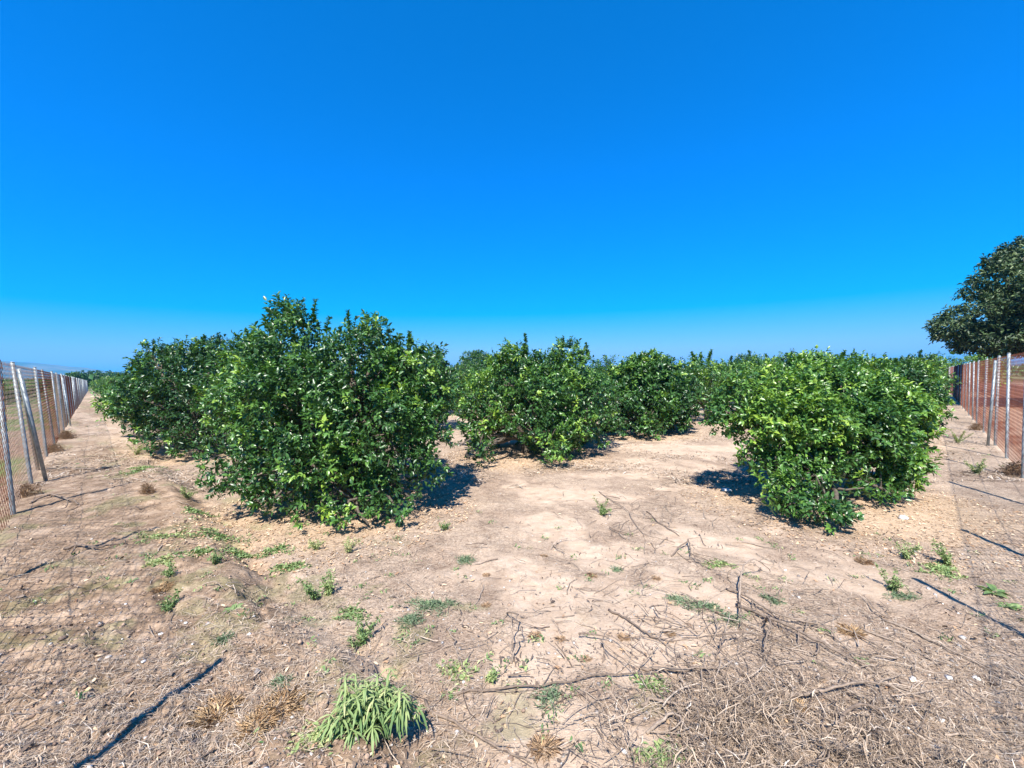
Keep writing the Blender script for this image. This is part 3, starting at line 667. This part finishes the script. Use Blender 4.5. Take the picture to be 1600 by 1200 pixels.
# ------------------------------------------------------------ ground litter (nobody could count it)
def near_points(rng, n, ymin=1.25, ymax=11, spread=1.35):
    y = 1 / rng.uniform(1 / ymax, 1 / ymin, n); x = y * rng.uniform(-spread, spread, n)
    u, v = uv(x, y); k = (u > U0 + 0.05) & (v > V0 + 0.05)
    return x[k], y[k]
def flakes(name, label, rng, x, y, L, W, tint, m, lift=0.006, curl=0.25, tilt=0.25, cat='litter'):
    n = len(x); z = height(x, y) + lift * rng.random(n) + 0.002
    a = rng.random(n) * 6.28; D = np.stack([np.cos(a), np.sin(a), tilt * rng.normal(size=n)], 1); D = norm(D)
    Nn = norm(np.stack([curl * rng.normal(size=n), curl * rng.normal(size=n), np.ones(n)], 1))
    mb = MB(); P = np.stack([x, y, z + 0.3 * np.abs(D[:, 2]) * L], 1)
    S = norm(np.cross(D, Nn)); bend = 0.3 * L[:, None] * rng.normal(size=(n, 1)) * S
    A = P - D * L[:, None] / 2; B = P + bend * 0.3 + [0, 0, 0.002]; C = P + D * L[:, None] / 2; w = S * W[:, None] / 2
    V = np.stack([A + w * .6, A - w * .6, B + w, B - w, C + w * .4, C - w * .4], 1).reshape(-1, 3)
    V[:, 2] = np.maximum(V[:, 2], height(V[:, 0], V[:, 1]) + 0.001)
    Q = (np.arange(n)[:, None, None] * 6 + np.array([(0, 1, 3, 2), (2, 3, 5, 4)])[None]).reshape(-1, 4)
    mb.add(V, None, Q, np.repeat(tint, 6)); o = mb.build(name, m); tag(o, label, cat, kind='stuff'); return o
rng = np.random.default_rng(21)
x, y = near_points(rng, 100000); s = sandmask(x, y); k = rng.random(len(x)) < 0.05 + 0.95 * (1 - s) ** 1.5 * ss(0.3, 0.6, fbm(x * 1.4, y * 1.4, 33, 3)); x, y = x[k], y[k]; gx, gy = gp(80, 980); k = rng.random(len(x)) > 0.75 * np.exp(-((x - gx) ** 2 + (y - gy) ** 2) / 0.7); x, y = x[k], y[k]; n = len(x)
L = rng.gamma(3, 0.011, n) + 0.012
flakes('dry_straw', 'pale dry straw and chopped stems strewn over the soil', rng, x, y, L, 0.0012 + 0.0022 * rng.random(n), np.clip(rng.normal(0.52, 0.2, n), 0, 1), M_STRAW, 0.008)
# bottom right heap of chopped straw and stems
x, y = near_points(rng, 60000, 6, 28, 1.3); k = rng.random(len(x)) < ss(0.35, 0.6, fbm(x * 1.1, y * 1.1, 35, 3)); x, y = x[k], y[k]; n = len(x)
L = rng.gamma(3, 0.02, n) + 0.02
flakes('dry_stalks', 'coarser dry stalks and leaves lying between the tree rows', rng, x, y, L, 0.006 + 0.008 * rng.random(n), np.clip(rng.normal(0.45, 0.3, n), 0, 1), M_STRAW, 0.012)
x, y = near_points(rng, 16000, 1.25, 9, 1.2); k = rng.random(len(x)) < 0.25 + 0.75 * ss(0.42, 0.6, fbm(x * 2.7, y * 2.7, 36, 4)); x, y = x[k], y[k]; n = len(x)
L = rng.gamma(2.2, 0.006, n) + 0.004
flakes('dark_crumbs', 'small dark flecks of bark and old leaf on the pale soil', rng, x, y, L, L * rng.uniform(.15, .5, n), rng.random(n) * 0.5, M_TWIG, 0.008, 0.5, 0.5)
hx, hy = gp(1250, 1130)
n = 12000; x = hx + 0.02 + rng.normal(0, .42, n); y = hy + rng.normal(-0.12, .17, n)
k = rng.random(n) < 0.08 + 0.92 * ss(0.44, 0.58, fbm(x * 5, y * 5, 55, 3)); x, y = x[k], y[k]; n = len(x); L = rng.gamma(2.2, 0.02, n) + 0.012
flakes('straw_heap', 'matted grey straw and stalks lying thick at the bottom right', rng, x, y, L, 0.0013 + 0.005 * rng.random(n) ** 2.5, np.clip(rng.normal(0.34, 0.26, n), 0, 1), M_STRAW, 0.07, tilt=0.5)
# dry leaves under the trees
xs, ys = [], []
for (tx, ty), c, w in zip(TREES, [5200, 1500, 2600, 900, 4600, 700], [1.35, 1.3, 1.35, 1.1, 1.45, 1.1]):
    r = w * np.sqrt(rng.random(c)) * 1.25; a = rng.random(c) * 6.28
    xs.append(tx + r * np.cos(a)); ys.append(ty - 0.25 + r * np.sin(a))
x = np.concatenate(xs); y = np.concatenate(ys); xa, ya = near_points(rng, 900); x = np.concatenate([x, xa]); y = np.concatenate([y, ya]); n = len(x)
L = rng.uniform(0.014, 0.036, n)
flakes('fallen_leaves', 'tan and orange fallen leaves under the orange trees', rng, x, y, L, L * 0.45, rng.random(n), M_DRYLEAF, 0.01, 0.4, 0.25)

# sparse tiny seedlings
xs, ys = [], []
for (px, py, sx, sy, c) in [(340, 870, .9, .6, 900), (700, 900, 1.2, .8, 350), (1050, 950, .7, .5, 350), (1180, 900, .8, .5, 250), (1440, 900, .6, .5, 260), (560, 950, .5, .5, 260), (130, 680, 1.2, 2.0, 500), (220, 740, 1.0, .7, 400), (900, 1080, .5, .3, 200), (1500, 720, .8, 1.2, 300)]:
    gx, gy = gp(px, py); q = max(1, c // 14); cx = gx + sx * rng.normal(size=q); cy = np.maximum(1.4, gy + sy * rng.normal(size=q)); i = rng.integers(0, q, c)
    xs.append(cx[i] + .022 * rng.normal(size=c)); ys.append(cy[i] + .022 * rng.normal(size=c))
x = np.concatenate(xs); y = np.concatenate(ys); n = len(x); L = rng.uniform(.01, .03, n)
flakes('seedlings', 'tiny green and grey seedlings dotted over the soil', rng, x, y, L, L * .35, np.clip(rng.normal(.45, .25, n), 0, 1), M_WEED, .012, .5, .6, 'ground cover')

def lump(rng, c, r, sub=1, flat=0.6):
    import bmesh
    bm = bmesh.new(); bmesh.ops.create_icosphere(bm, subdivisions=sub, radius=1)
    V = np.array([v.co[:] for v in bm.verts]); T = np.array([[v.index for v in f.verts] for f in bm.faces]); bm.free()
    V = V * (1 + 0.22 * rng.normal(size=(len(V), 1))) * np.array([1, 0.8 + 0.3 * rng.random(), flat]) * r
    a = rng.random() * 6.28; Rm = np.array([[math.cos(a), -math.sin(a), 0], [math.sin(a), math.cos(a), 0], [0, 0, 1]])
    return V @ Rm.T + c, T
protos = [lump(np.random.default_rng(s), np.zeros(3), 1.0) for s in range(6)]
def scatter_lumps(name, label, rng, x, y, r, tint, m, sink=0.2):
    mb = MB(); z = height(x, y)
    for p in range(6):
        V, T = protos[p]; k = np.nonzero(np.arange(len(x)) % 6 == p)[0]
        VV = V[None] * r[k][:, None, None] + np.stack([x[k], y[k], z[k] + sink * r[k]], 1)[:, None]
        TT = (np.arange(len(k))[:, None, None] * len(V) + T[None]).reshape(-1, 3)
        mb.add(VV.reshape(-1, 3), TT, a=np.repeat(tint[k], len(V)))
    o = mb.build(name, m, smooth=False); tag(o, label, 'litter', kind='stuff')
x, y = near_points(rng, 26000, ymax=10); u, v = uv(x, y)
k = rng.random(len(x)) < 0.06 + 0.94 * (1 - ss(1.1, 2.1, u - U0)) ; x, y = x[k], y[k]; n = len(x)
scatter_lumps('soil_clods', 'crumbly brown clods on the mound by the left fence', rng, x, y, rng.gamma(1.5, 0.0024, n) + 0.0016, rng.random(n), M_CLOD)
x, y = near_points(rng, 3000, ymax=8); n = len(x)
scatter_lumps('gravel', 'small pale pebbles scattered in the soil', rng, x, y, rng.gamma(1.6, 0.0021, n) + 0.0015, np.clip(rng.normal(.38, .3, n), 0, 1), M_STONE)

# loose fine twigs of the prunings
def crooked(rng, p, ang, L, nseg=6, lift=0.01, wig=0.25, rise=0.0):
    P = []; x, y = p; a = ang
    for i in range(nseg + 1):
        P.append((x, y, 0)); a += wig * rng.normal(); x += math.cos(a) * L / nseg; y += math.sin(a) * L / nseg
    P = np.array(P); P[:, 2] = height(P[:, 0], P[:, 1]) + lift + rise * np.sin(np.linspace(0, math.pi, nseg + 1)) * L
    return P
def fine_twigs():
    rng = np.random.default_rng(31); mb = MB()
    for (px, py, sx, sy, c, L0) in [(1250, 1140, .5, .2, 420, .2), (1150, 1020, .45, .3, 210, .22), (1010, 920, .8, .5, 110, .2), (1050, 810, .7, .7, 170, .25), (900, 1100, .5, .25, 40, .14), (1400, 1000, .6, .35, 90, .2),
                                    (700, 1060, .6, .4, 110, .14), (200, 830, 1.2, .9, 150, .2), (1100, 740, .9, .5, 60, .25), (1500, 900, 1., .5, 60, .2), (500, 950, .8, .5, 60, .14)]:
        gx, gy = gp(px, py)
        for _ in range(c):
            x = gx + sx * rng.normal(); y = max(1.3, gy + sy * rng.normal()); L = L0 * (0.35 + 1.2 * rng.random())
            r = 0.0012 + 0.0022 * rng.random() + 0.0035 * (rng.random() < 0.14) * rng.random()
            P = crooked(rng, (x, y), rng.random() * 6.28, L, 5, 0.004 + 0.05 * rng.random() ** 3, 0.22, 0.05 * rng.random())
            tube(mb, P, np.linspace(r, r * 0.5, 6), 4, np.clip(rng.normal(.5, .25), 0, 1), cap=False)
    o = mb.build('twig_litter', M_TWIG); tag(o, 'thin broken twigs strewn across the clearing', 'litter', kind='stuff')
fine_twigs()

# ------------------------------------------------------------ single branches, stones, weeds
def branch(px, r, label, rise=0.03, side=4, seed=0, tint=0.25):
    """px: photo pixels of the points along a fallen branch or a traced post shadow"""
    rng = np.random.default_rng(seed); g = np.array([gp(*p) for p in px]); mid = g[0]
    root_loc = (float(mid[0]), float(mid[1]), H(*mid))
    t = np.linspace(0, 1, len(g)); T = np.linspace(0, 1, len(g) * 4); X = np.interp(T, t, g[:, 0]); Y = np.interp(T, t, g[:, 1])
    L = np.hypot(np.diff(X), np.diff(Y)).sum(); X = X + 0.006 * rng.normal(size=len(T)); Y = Y + 0.006 * rng.normal(size=len(T))
    Z = height(X, Y) + r * 0.8 + rise * np.sin(T * math.pi)
    P = np.stack([X, Y, Z], 1); mb = MB(); tube(mb, P, r * (1 - 0.6 * T), 6, tint)
    for s in range(side):
        i = rng.integers(1, len(T) - 1); d = P[i] - P[i - 1]; a = math.atan2(d[1], d[0]) + rng.choice([-1, 1]) * rng.uniform(.35, .9)
        C = crooked(rng, P[i][:2], a, L * rng.uniform(.12, .3), 5, 0, 0.2); C[:, 2] = np.maximum(C[:, 2] + 0.004, P[i][2] * np.linspace(1, 0.5, 6)); C[0] = P[i]
        tube(mb, C, np.linspace(r * .5, r * .2, 6), 4, tint + 0.1)
    o = mb.build('fallen_branch', M_TWIG, loc=root_loc); tag(o, label, 'branch', 'prunings on the ground')
BR = [
 ([(700, 1088), (780, 1082), (870, 1075), (960, 1060), (1050, 1052), (1130, 1052)], .006, 'long thin dark branch lying nearly level across the bottom middle', .02),
 ([(660, 1100), (720, 1140), (780, 1175), (830, 1195)], .008, 'straight stick starting beside the large leafy weed and running down right', .01),
 ([(790, 960), (808, 985), (802, 1010), (800, 1038)], .0055, 'thin upright forked twig standing in the sand at the middle', .10),
 ([(800, 1038), (814, 1010), (818, 985)], .005, 'short right fork leaning beside the thin upright twig', .08),
 ([(950, 955), (985, 975), (1020, 1000), (1050, 1005)], .008, 'dark stick lying on the pale sand right of the middle', .01),
 ([(1150, 950), (1190, 970), (1240, 995), (1300, 1025), (1365, 1052)], .011, 'thickest long brown branch pointing down right from the twig heap', .03),
 ([(1135, 925), (1165, 940), (1215, 975), (1290, 990), (1335, 1030)], .008, 'branch running alongside and just above the thickest one', .04),
 ([(1155, 945), (1160, 920), (1180, 905), (1205, 895)], .007, 'arched branch curving up right above the twig heap', .16),
 ([(1155, 945), (1158, 975), (1160, 1000)], .006, 'short dark twig hanging down below the arched branch', .08),
 ([(1000, 1045), (1060, 1058), (1120, 1055), (1128, 1062)], .009, 'dark branch ending at a stub on the left of the straw heap', .03),
 ([(1180, 1105), (1240, 1102), (1310, 1090), (1375, 1080), (1400, 1075)], .009, 'heavy dark branch across the top of the straw heap', .04),
 ([(1380, 970), (1450, 1000), (1520, 1035), (1600, 1080)], .007, 'long thin stalk crossing the greyish soil at the right edge', .01),
 ([(1120, 1035), (1130, 1010), (1180, 1010), (1250, 1015)], .006, 'pale bent stem arching over the heap above the dark stub', .07),
 ([(1198, 975), (1202, 1000), (1196, 1040)], .007, 'knobbly upright twig in the middle of the heap', .12),
 ([(1000, 1110), (1020, 1100), (1100, 1120), (1180, 1140)], .009, 'greyish branch low on the left part of the heap', .02),
 ([(1010, 1150), (1060, 1130), (1090, 1180)], .008, 'crooked dark branch at the lower left of the heap', .04),
 ([(1010, 800), (1030, 820), (1060, 838)], .007, 'thin stick below the shadow between the middle and right trees', .01),
 ([(1050, 870), (1075, 850), (1080, 875), (1100, 890)], .007, 'twisted twig with side shoots in the sand left of the right tree', .05),
 ([(935, 770), (980, 800), (1010, 845)], .006, 'thin curved stem on the pale sand in front of the middle tree', .02),
 ([(700, 985), (715, 1030), (725, 1060)], .005, 'very thin straight stem right of the grey green grass patch', .02),
 ([(100, 880), (150, 885), (200, 872)], .012, 'dark branch shape standing in for a post shadow on the mound at the left', .02),  # added solid: traces the shadow stroke of a left fence post
 ([(47, 802), (80, 793), (115, 800), (130, 803)], .013, 'curved branch shape in place of a post shadow on the mound near the nearest left post', .03),  # post shadow built as a solid curved strip, no real branch here
 ([(110, 742), (150, 745), (190, 738)], .012, 'branch shape in place of a post shadow on the path in front of the second tree', .02),  # cast shadow of the braced post, modelled as a dark stick
 ([(1345, 985), (1420, 1015), (1500, 1060)], .006, 'faint pale stalk right of the thickest branch', .01),
 ([(1290, 1150), (1350, 1120), (1450, 1160)], .009, 'bent stalk at the lower right of the straw heap', .05),
]
for i, (p, r, lab, rise) in enumerate(BR): branch(p, r, lab, rise, 3 + i % 4, 200 + i, 0.28 + 0.12 * (i % 4))

for i, (px, py, r, lab) in enumerate([(170, 1060, .017, 'grey oval stone on the soil left of the long post shadow'), (158, 1005, .014, 'pale stone above the grey oval one at the left'), (252, 1020, .013, 'pale stone right of the pair near the tip of the left shadow'), (291, 1004, .011, 'smallest white stone near the round leafy weed'),
        (1427, 1062, .02, 'white stone with a dark edge on the greyish soil at the right'), (1482, 1060, .018, 'bright flat white stone at the right'), (1525, 1060, .016, 'white stone nearest the right edge'), (1135, 768, .05, 'bright white lump in the shade left of the right tree'), (1412, 812, .05, 'pale lump of soil at the right foot of the right tree'),
        (390, 1025, .011, 'small white stone right of the tip of the left shadow'), (540, 1163, .014, 'pale pebble just left of the leafy weed foot')]):
    x, y = gp(px, py); rng = np.random.default_rng(300 + i); V, T = lump(rng, np.array([x, y, H(x, y) + r * 0.25]), r, 2, 0.55)
    mb = MB(); mb.add(V, T, a=0.85 if i != 0 else 0.5); tag(mb.build('stone', M_STONE, smooth=True, loc=(x, y, H(x, y))), lab, 'stone', 'loose stones')

def weed(kind, px, py, size, label, name, seed, tint=0.4, cat='weed', stretch=1.0):
    rng = np.random.default_rng(seed); x0, y0 = gp(px, py); z0 = H(x0, y0); mb = MB(); m = M_WEED
    def runners(n):      # creeping stems that leave the root, with the leaves along them
        q = 13; ra = rng.random(q) * 6.28; rl = size * rng.uniform(.35, 1.0, q); k = rng.integers(0, q, n); t = rng.random(n) ** .8
        for j in range(q):
            T = np.linspace(0, 1, 5); X = x0 + rl[j] * T * math.cos(ra[j]) * stretch; Y = y0 + rl[j] * T * math.sin(ra[j])
            tube(mb, np.stack([X, Y, height(X, Y) + .004], 1), .0012, 3, .5, False)
        lat = .022 * rng.normal(size=n) * (0.6 + size * 2); r_ = np.maximum(rl[k] * t, .004)
        return ra[k] + lat / np.maximum(r_, .02), r_
    if kind == 'grass':       # flat creeping blades
        m = M_GREYWEED; n = int(620 * size / .15 * size / .12); a, rr = runners(n)
        x = x0 + rr * np.cos(a) * stretch; y = y0 + rr * np.sin(a)
        D = np.stack([rng.normal(size=n), rng.normal(size=n), 0.45 * np.abs(rng.normal(size=n)) + .15], 1); L = rng.uniform(.015, .05, n); W = rng.uniform(.0016, .003, n)
    elif kind == 'patch':     # low mat of small leaves
        n = int(300 * size / .15); a, rr = runners(n); x = x0 + rr * np.cos(a) * stretch; y = y0 + rr * np.sin(a)
        D = np.stack([rng.normal(size=n), rng.normal(size=n), 0.4 * np.abs(rng.normal(size=n)) + .1], 1); L = rng.uniform(.012, .035, n) * (1 + size); W = L * 0.4; x = x + .008 * rng.normal(size=n); y = y + .008 * rng.normal(size=n)
    elif kind == 'herb':      # small upright herb with stems
        n = int(330 * size / .1); s = rng.integers(0, 7, n); t = rng.random(n)
        sa = rng.random(7) * 6.28; sr = size * rng.uniform(.3, 1, 7); hh = size * rng.uniform(.5, 1.3, 7)
        x = x0 + sr[s] * np.cos(sa[s]) * t; y = y0 + sr[s] * np.sin(sa[s]) * t
        D = norm(rng.normal(size=(n, 3)) + [0, 0, .3]); L = rng.uniform(.012, .03, n) * (1 + 2 * max(0, size - .1)); W = L * .35; x = x + .008 * rng.normal(size=n); y = y + .008 * rng.normal(size=n)
        z = hh[s] * t
        for q in range(7): tube(mb, [(x0, y0, z0), (x0 + sr[q] * math.cos(sa[q]), y0 + sr[q] * math.sin(sa[q]), z0 + hh[q])], [.002, .001], 4, 0.6, False)
    elif kind == 'rosette':
        n = 16; a = np.arange(n) * 2.4; x = x0 + 0.004 * np.cos(a); y = y0 + .004 * np.sin(a)
        D = np.stack([np.cos(a), np.sin(a), .25 + .3 * rng.random(n)], 1); L = size * rng.uniform(.6, 1.1, n); W = L * .38
    elif kind == 'dry':
        m = M_ORANGEDRY; n = int(420 * size / .12); a = rng.random(n) * 6.28; rr = size * .5 * rng.random(n) * stretch; x = x0 + rr * np.cos(a); y = y0 + rr * np.sin(a)
        D = norm(np.stack([np.cos(a) + .5 * rng.normal(size=n), np.sin(a) + .5 * rng.normal(size=n), .1 + 1.1 * rng.random(n) * (0.5 + size * 2)], 1)); L = size * rng.uniform(.15, .55, n); W = np.full(n, .0018 + .004 * max(0, size - .15))
    if kind != 'herb': z = np.zeros(n)
    if kind == 'dry' and size > .15:
        z = size * .75 * rng.random(n) * np.sqrt(np.maximum(0, 1 - (rr / (size * .5 * stretch)) ** 2)); D = norm(rng.normal(size=(n, 3)) + [0, 0, .5]); L = L * .7
    P = np.stack([x, y, height(x, y) + z + .003], 1)
    leaf_block(mb, rng, P, D, norm(rng.normal(size=(len(P), 3)) * .3 + [0, 0, 1]), L, W, np.clip(tint + .13 * rng.normal(size=len(P)), 0, 1), 1 if kind != 'rosette' else 2)
    tag(mb.build(name, m, loc=(x0, y0, z0)), label, cat, 'weeds on the orchard floor')
W = [
 ('grass', 675, 950, .17, 'largest grey green grass patch in the middle foreground', .5, 1.3), ('grass', 640, 972, .12, 'grass clump joined to the lower left of the largest grass patch', .5, 1),
 ('grass', 725, 878, .11, 'small grey green tuft above the largest grass patch', .5, 1.3), ('grass', 350, 1038, .07, 'blue green tuft at the tip of the left post shadow', .3, 1), ('grass', 437, 1112, .07, 'blue green tuft left of the large leafy weed', .3, 1),
 ('herb', 267, 978, .07, 'dark green weed left of the round leafy one', .3, 1), ('rosette', 365, 988, .07, 'bright round leafy weed in the bare soil at the left', .5, 1), ('patch', 250, 908, .13, 'yellow green mat of weed on the left', .75, 1.3),
 ('patch', 265, 860, .2, 'pale green strip of weed nearest the left mound', .65, 1.8), ('patch', 310, 890, .17, 'green weed mat below the pale strip', .5, 1.2), ('patch', 345, 848, .26, 'wide weed mat in front of the largest tree', .45, 1.5), ('patch', 375, 872, .2, 'weed mat below the wide one', .5, 1.3),
 ('patch', 430, 860, .2, 'weed mat in the middle of the green strip before the largest tree', .45, 1.0), ('patch', 445, 890, .18, 'weed mat with reddish stems below the strip', .55, 1.2), ('herb', 340, 908, .09, 'upright dark herb between the weed mats', .3, 1), ('herb', 495, 935, .12, 'leafy herb left of the largest grass patch', .35, 1),
 ('herb', 515, 930, .11, 'bright leafy herb touching the one left of the grass', .5, 1), ('herb', 565, 1000, .12, 'ragged upright weed left of the grass clump', .3, 1), ('patch', 545, 960, .13, 'thin weed mat above the ragged upright weed', .45, 1), ('herb', 268, 930, .06, 'small weed below the yellow green mat', .4, 1),
 ('herb', 293, 788, .14, 'bright weed in front of the gap between the two left trees', .55, 1.2), ('patch', 300, 812, .22, 'faint grey green mat under the bright weed', .4, 1.4), ('herb', 215, 720, .2, 'yellowish weed at the foot of the second tree', .7, 1), ('patch', 238, 742, .3, 'low green weed on the path near the second tree', .5, 1.3), ('patch', 212, 752, .22, 'weed spot on the path left of the low green one', .5, 1.3),
 ('herb', 940, 805, .16, 'dark green weed on the bare soil below the middle tree', .35, 1), ('herb', 697, 830, .08, 'tiny weed right of the largest tree shadow', .3, 1), ('herb', 545, 865, .1, 'yellow green weed before the foot of the largest tree', .75, 1), ('herb', 495, 860, .09, 'yellowish weed left of the one before the foot of the tree', .7, 1),
 ('herb', 1415, 875, .11, 'upright pale weed left of the weed mat on the right', .5, 1), ('patch', 1460, 892, .2, 'green weed mat on the right with a tall stem', .6, 1.4), ('herb', 1482, 885, .13, 'tall thin stem rising from the right weed mat', .45, 1), ('herb', 1392, 922, .12, 'green weed at the tip of the right post shadow', .4, 1), ('grass', 1410, 935, .09, 'grass beside the green weed at the right shadow tip', .45, 1.5),
 ('rosette', 1555, 930, .09, 'broad leafy weed near the right edge', .45, 1), ('rosette', 1575, 950, .07, 'small pale leafy weed at the right edge', .5, 1), ('grass', 1095, 950, .12, 'grey green grass left of the arched branch', .5, 1.3), ('grass', 1060, 940, .09, 'faint grass spot left of the other one by the arched branch', .6, 1.2), ('grass', 1205, 940, .09, 'grey grass spot right of the arched branch', .5, 1),
 ('patch', 1125, 885, .13, 'small yellow green mat above the arched branch', .6, 1.2), ('grass', 1140, 970, .1, 'grass beneath the left side of the twig heap', .5, 1.2), ('grass', 860, 1090, .1, 'grey green tuft below the long level branch', .45, 1.2), ('patch', 1018, 1075, .1, 'bright green mat left of the straw heap', .5, 1.2), ('herb', 768, 1065, .05, 'tiny green sprout above the left end of the long level branch', .55, 1),
 ('patch', 715, 1050, .11, 'yellowish weed mat above the long level branch', .65, 1.2), ('patch', 1030, 1185, .13, 'weed mat at the bottom edge left of the heap', .55, 1.2), ('patch', 500, 1195, .12, 'yellow green weed at the bottom edge under the leafy weed', .75, 1.5), ('grass', 965, 890, .06, 'tiny tuft on pale sand', .5, 1), ('herb', 1525, 740, .22, 'weed on the path beside the right fence', .55, 1), ('herb', 1497, 692, .25, 'dry green tuft on the path by the far right posts', .6, 1),
]
names = {'grass': 'grass_tuft', 'patch': 'weed_patch', 'herb': 'weed', 'rosette': 'leafy_weed', 'dry': 'dry_weed'}
for i, (k, px, py, s, lab, t, st) in enumerate(W): weed(k, px, py, s, lab, names[k], 400 + i, t + (.12 if k == 'herb' else 0), 'grass' if k == 'grass' else 'weed', st)
D_ = [(850, 870, .05, 'small dry tuft at the top of the pale sand'), (925, 900, .06, 'dark dry tuft in the pale sand, upper'), (1025, 905, .05, 'dry tuft right of the pale sand'), (975, 998, .06, 'dry tuft right of the forked twig'), (1047, 992, .05, 'dry tuft beside the stick on pale sand'),
      (875, 1000, .05, 'dry tuft below the forked twig'), (835, 995, .06, 'dry tuft just right of the upright twig'), (915, 1032, .05, 'reddish dry tuft low on the pale sand'), (760, 900, .05, 'dry tuft left of the pale sand'), (760, 948, .05, 'grey dry tuft right of the largest grass patch'),
      (1330, 990, .1, 'orange dry weed right of the twig heap'), (340, 1160, .14, 'orange dry straw tuft near the bottom left'), (440, 1150, .14, 'orange dry straw tuft left of the large leafy weed'), (400, 1185, .12, 'orange dry straw tuft at the bottom edge'), (230, 790, .16, 'reddish dry weed on the path left of the largest tree'),
      (850, 1170, .1, 'greyish dry tuft at the bottom middle'), (255, 950, .09, 'orange dry scrap below the yellow green mat'), (1245, 1105, .08, 'orange dry scrap on the straw heap'), (1350, 880, .09, 'small dry tuft between right tree and right weed mat')]
for i, (px, py, s, lab) in enumerate(D_): weed('dry', px, py, s, lab, 'dry_weed', 500 + i, .9 if 'orange' in lab else .5, 'dry weed')
for i, (px, py, s, lab) in enumerate([(103, 692, .6, 'brown dry bush at the foot of the far left posts'), (85, 715, .5, 'brown dry bush behind the braced left post'), (40, 790, .45, 'brown dry bush between the two nearest left posts'), (1588, 742, .55, 'brown dry bush below the nearest right post'), (1527, 672, .5, 'brown dry bush along the right fence foot')]):
    weed('dry', px, py, s * .45, lab, 'dry_bush', 520 + i, .45, 'dry bush', 1.5)

# the big leafy weed in the foreground
def leafy():
    rng = np.random.default_rng(88); x0, y0 = gp(576, 1172); z0 = H(x0, y0); root = empty('leafy_weed', (x0, y0, z0))
    tag(root, 'largest bright green weed with long drooping leaves at the bottom left of centre', 'weed', 'weeds on the orchard floor')
    st = MB(); lf = MB(); P = []; D = []; Ls = []; Ts = []
    for s in range(40):
        a = rng.random() * 6.28; rr = math.sqrt(rng.random()) * (0.8 + 0.3 * math.sin(3 * a + 1)); rx = .225 * rr * math.cos(a); ry = .13 * rr * math.sin(a)
        hh = .23 * (1 - .5 * rr * rr) * rng.uniform(.5, 1.25); tip = np.array([x0 + rx, y0 + ry, z0 + hh])
        b = np.array([x0 + rx * .25, y0 + ry * .25, z0]); md = (tip + b) / 2 + [rx * .2, ry * .2, .02]
        tube(st, [b, md, tip], [.004, .003, .002], 4, .8)
        for q in range(18):
            t = 1 - .62 * (1 - q / 18) ** 1.5; p = b + (tip - b) * t + (md - (tip + b) / 2) * 4 * t * (1 - t); an = q * 2.4 + rng.random()
            d = np.array([math.cos(an), math.sin(an), rng.uniform(-.1, .5)]); d[:2] += np.array([rx, ry]) * 1.5
            P.append(p); D.append(d); Ls.append(rng.uniform(.055, .125) * (1.15 - .45 * t)); Ts.append(-.02 + .76 * t + .1 * rng.normal())
    P = np.array(P); D = norm(np.array(D)); L = np.array(Ls); T = np.clip(Ts, 0, 1); n = len(P)
    S = norm(np.cross(D, [0, 0, 1.0])); k = 6; V = []
    droop = L * rng.uniform(.3, .95, n); wd = L * .052
    for j in range(k):
        t = j / (k - 1); c = P + D * (L * t * (1 - .25 * t))[:, None] - np.array([0, 0, 1]) * (droop * t ** 2)[:, None]
        c[:, 2] = np.maximum(c[:, 2], z0 + .004 + .004 * t)
        w = (wd * (math.sin(math.pi * min(1, .12 + .85 * t)) + .04))[:, None]
        V += [c + S * w, c - [0, 0, 1] * w * .35, c - S * w]
    V = np.stack(V, 1).reshape(-1, 3); F = []
    for j in range(k - 1):
        b = j * 3; F += [(b, b + 3, b + 4, b + 1), (b + 1, b + 4, b + 5, b + 2)]
    Q = (np.arange(n)[:, None, None] * 3 * k + np.array(F)[None]).reshape(-1, 4)
    lf.add(V, None, Q, np.repeat(T, 3 * k)); lf.build('leaves', M_WEED, root); st.build('stem', M_WEED, root)
leafy()

# ------------------------------------------------------------ air
def haze():
    mb = MB(); a, zt, zb = 4100.0, 128.0, -1.5
    V = [(sx * a, sy * a, z) for z in (zb, zt) for sx, sy in ((-1, -1), (1, -1), (1, 1), (-1, 1))]
    Q = [(0, 3, 2, 1), (4, 5, 6, 7), (0, 1, 5, 4), (1, 2, 6, 5), (2, 3, 7, 6), (3, 0, 4, 7)]
    mb.add(V, None, Q)
    m = bpy.data.materials.new('haze_air'); m.use_nodes = True; nt = m.node_tree; nt.nodes.clear()
    out = nt.nodes.new('ShaderNodeOutputMaterial'); v = nt.nodes.new('ShaderNodeVolumePrincipled')
    v.inputs['Color'].default_value = (0.06, 0.52, 1.0, 1); v.inputs['Density'].default_value = 0.0003; v.inputs['Anisotropy'].default_value = 0.0
    nt.links.new(v.outputs[0], out.inputs['Volume'])
    o = mb.build('haze', m); tag(o, 'thin blue haze over the far land', 'haze', kind='stuff')
haze()
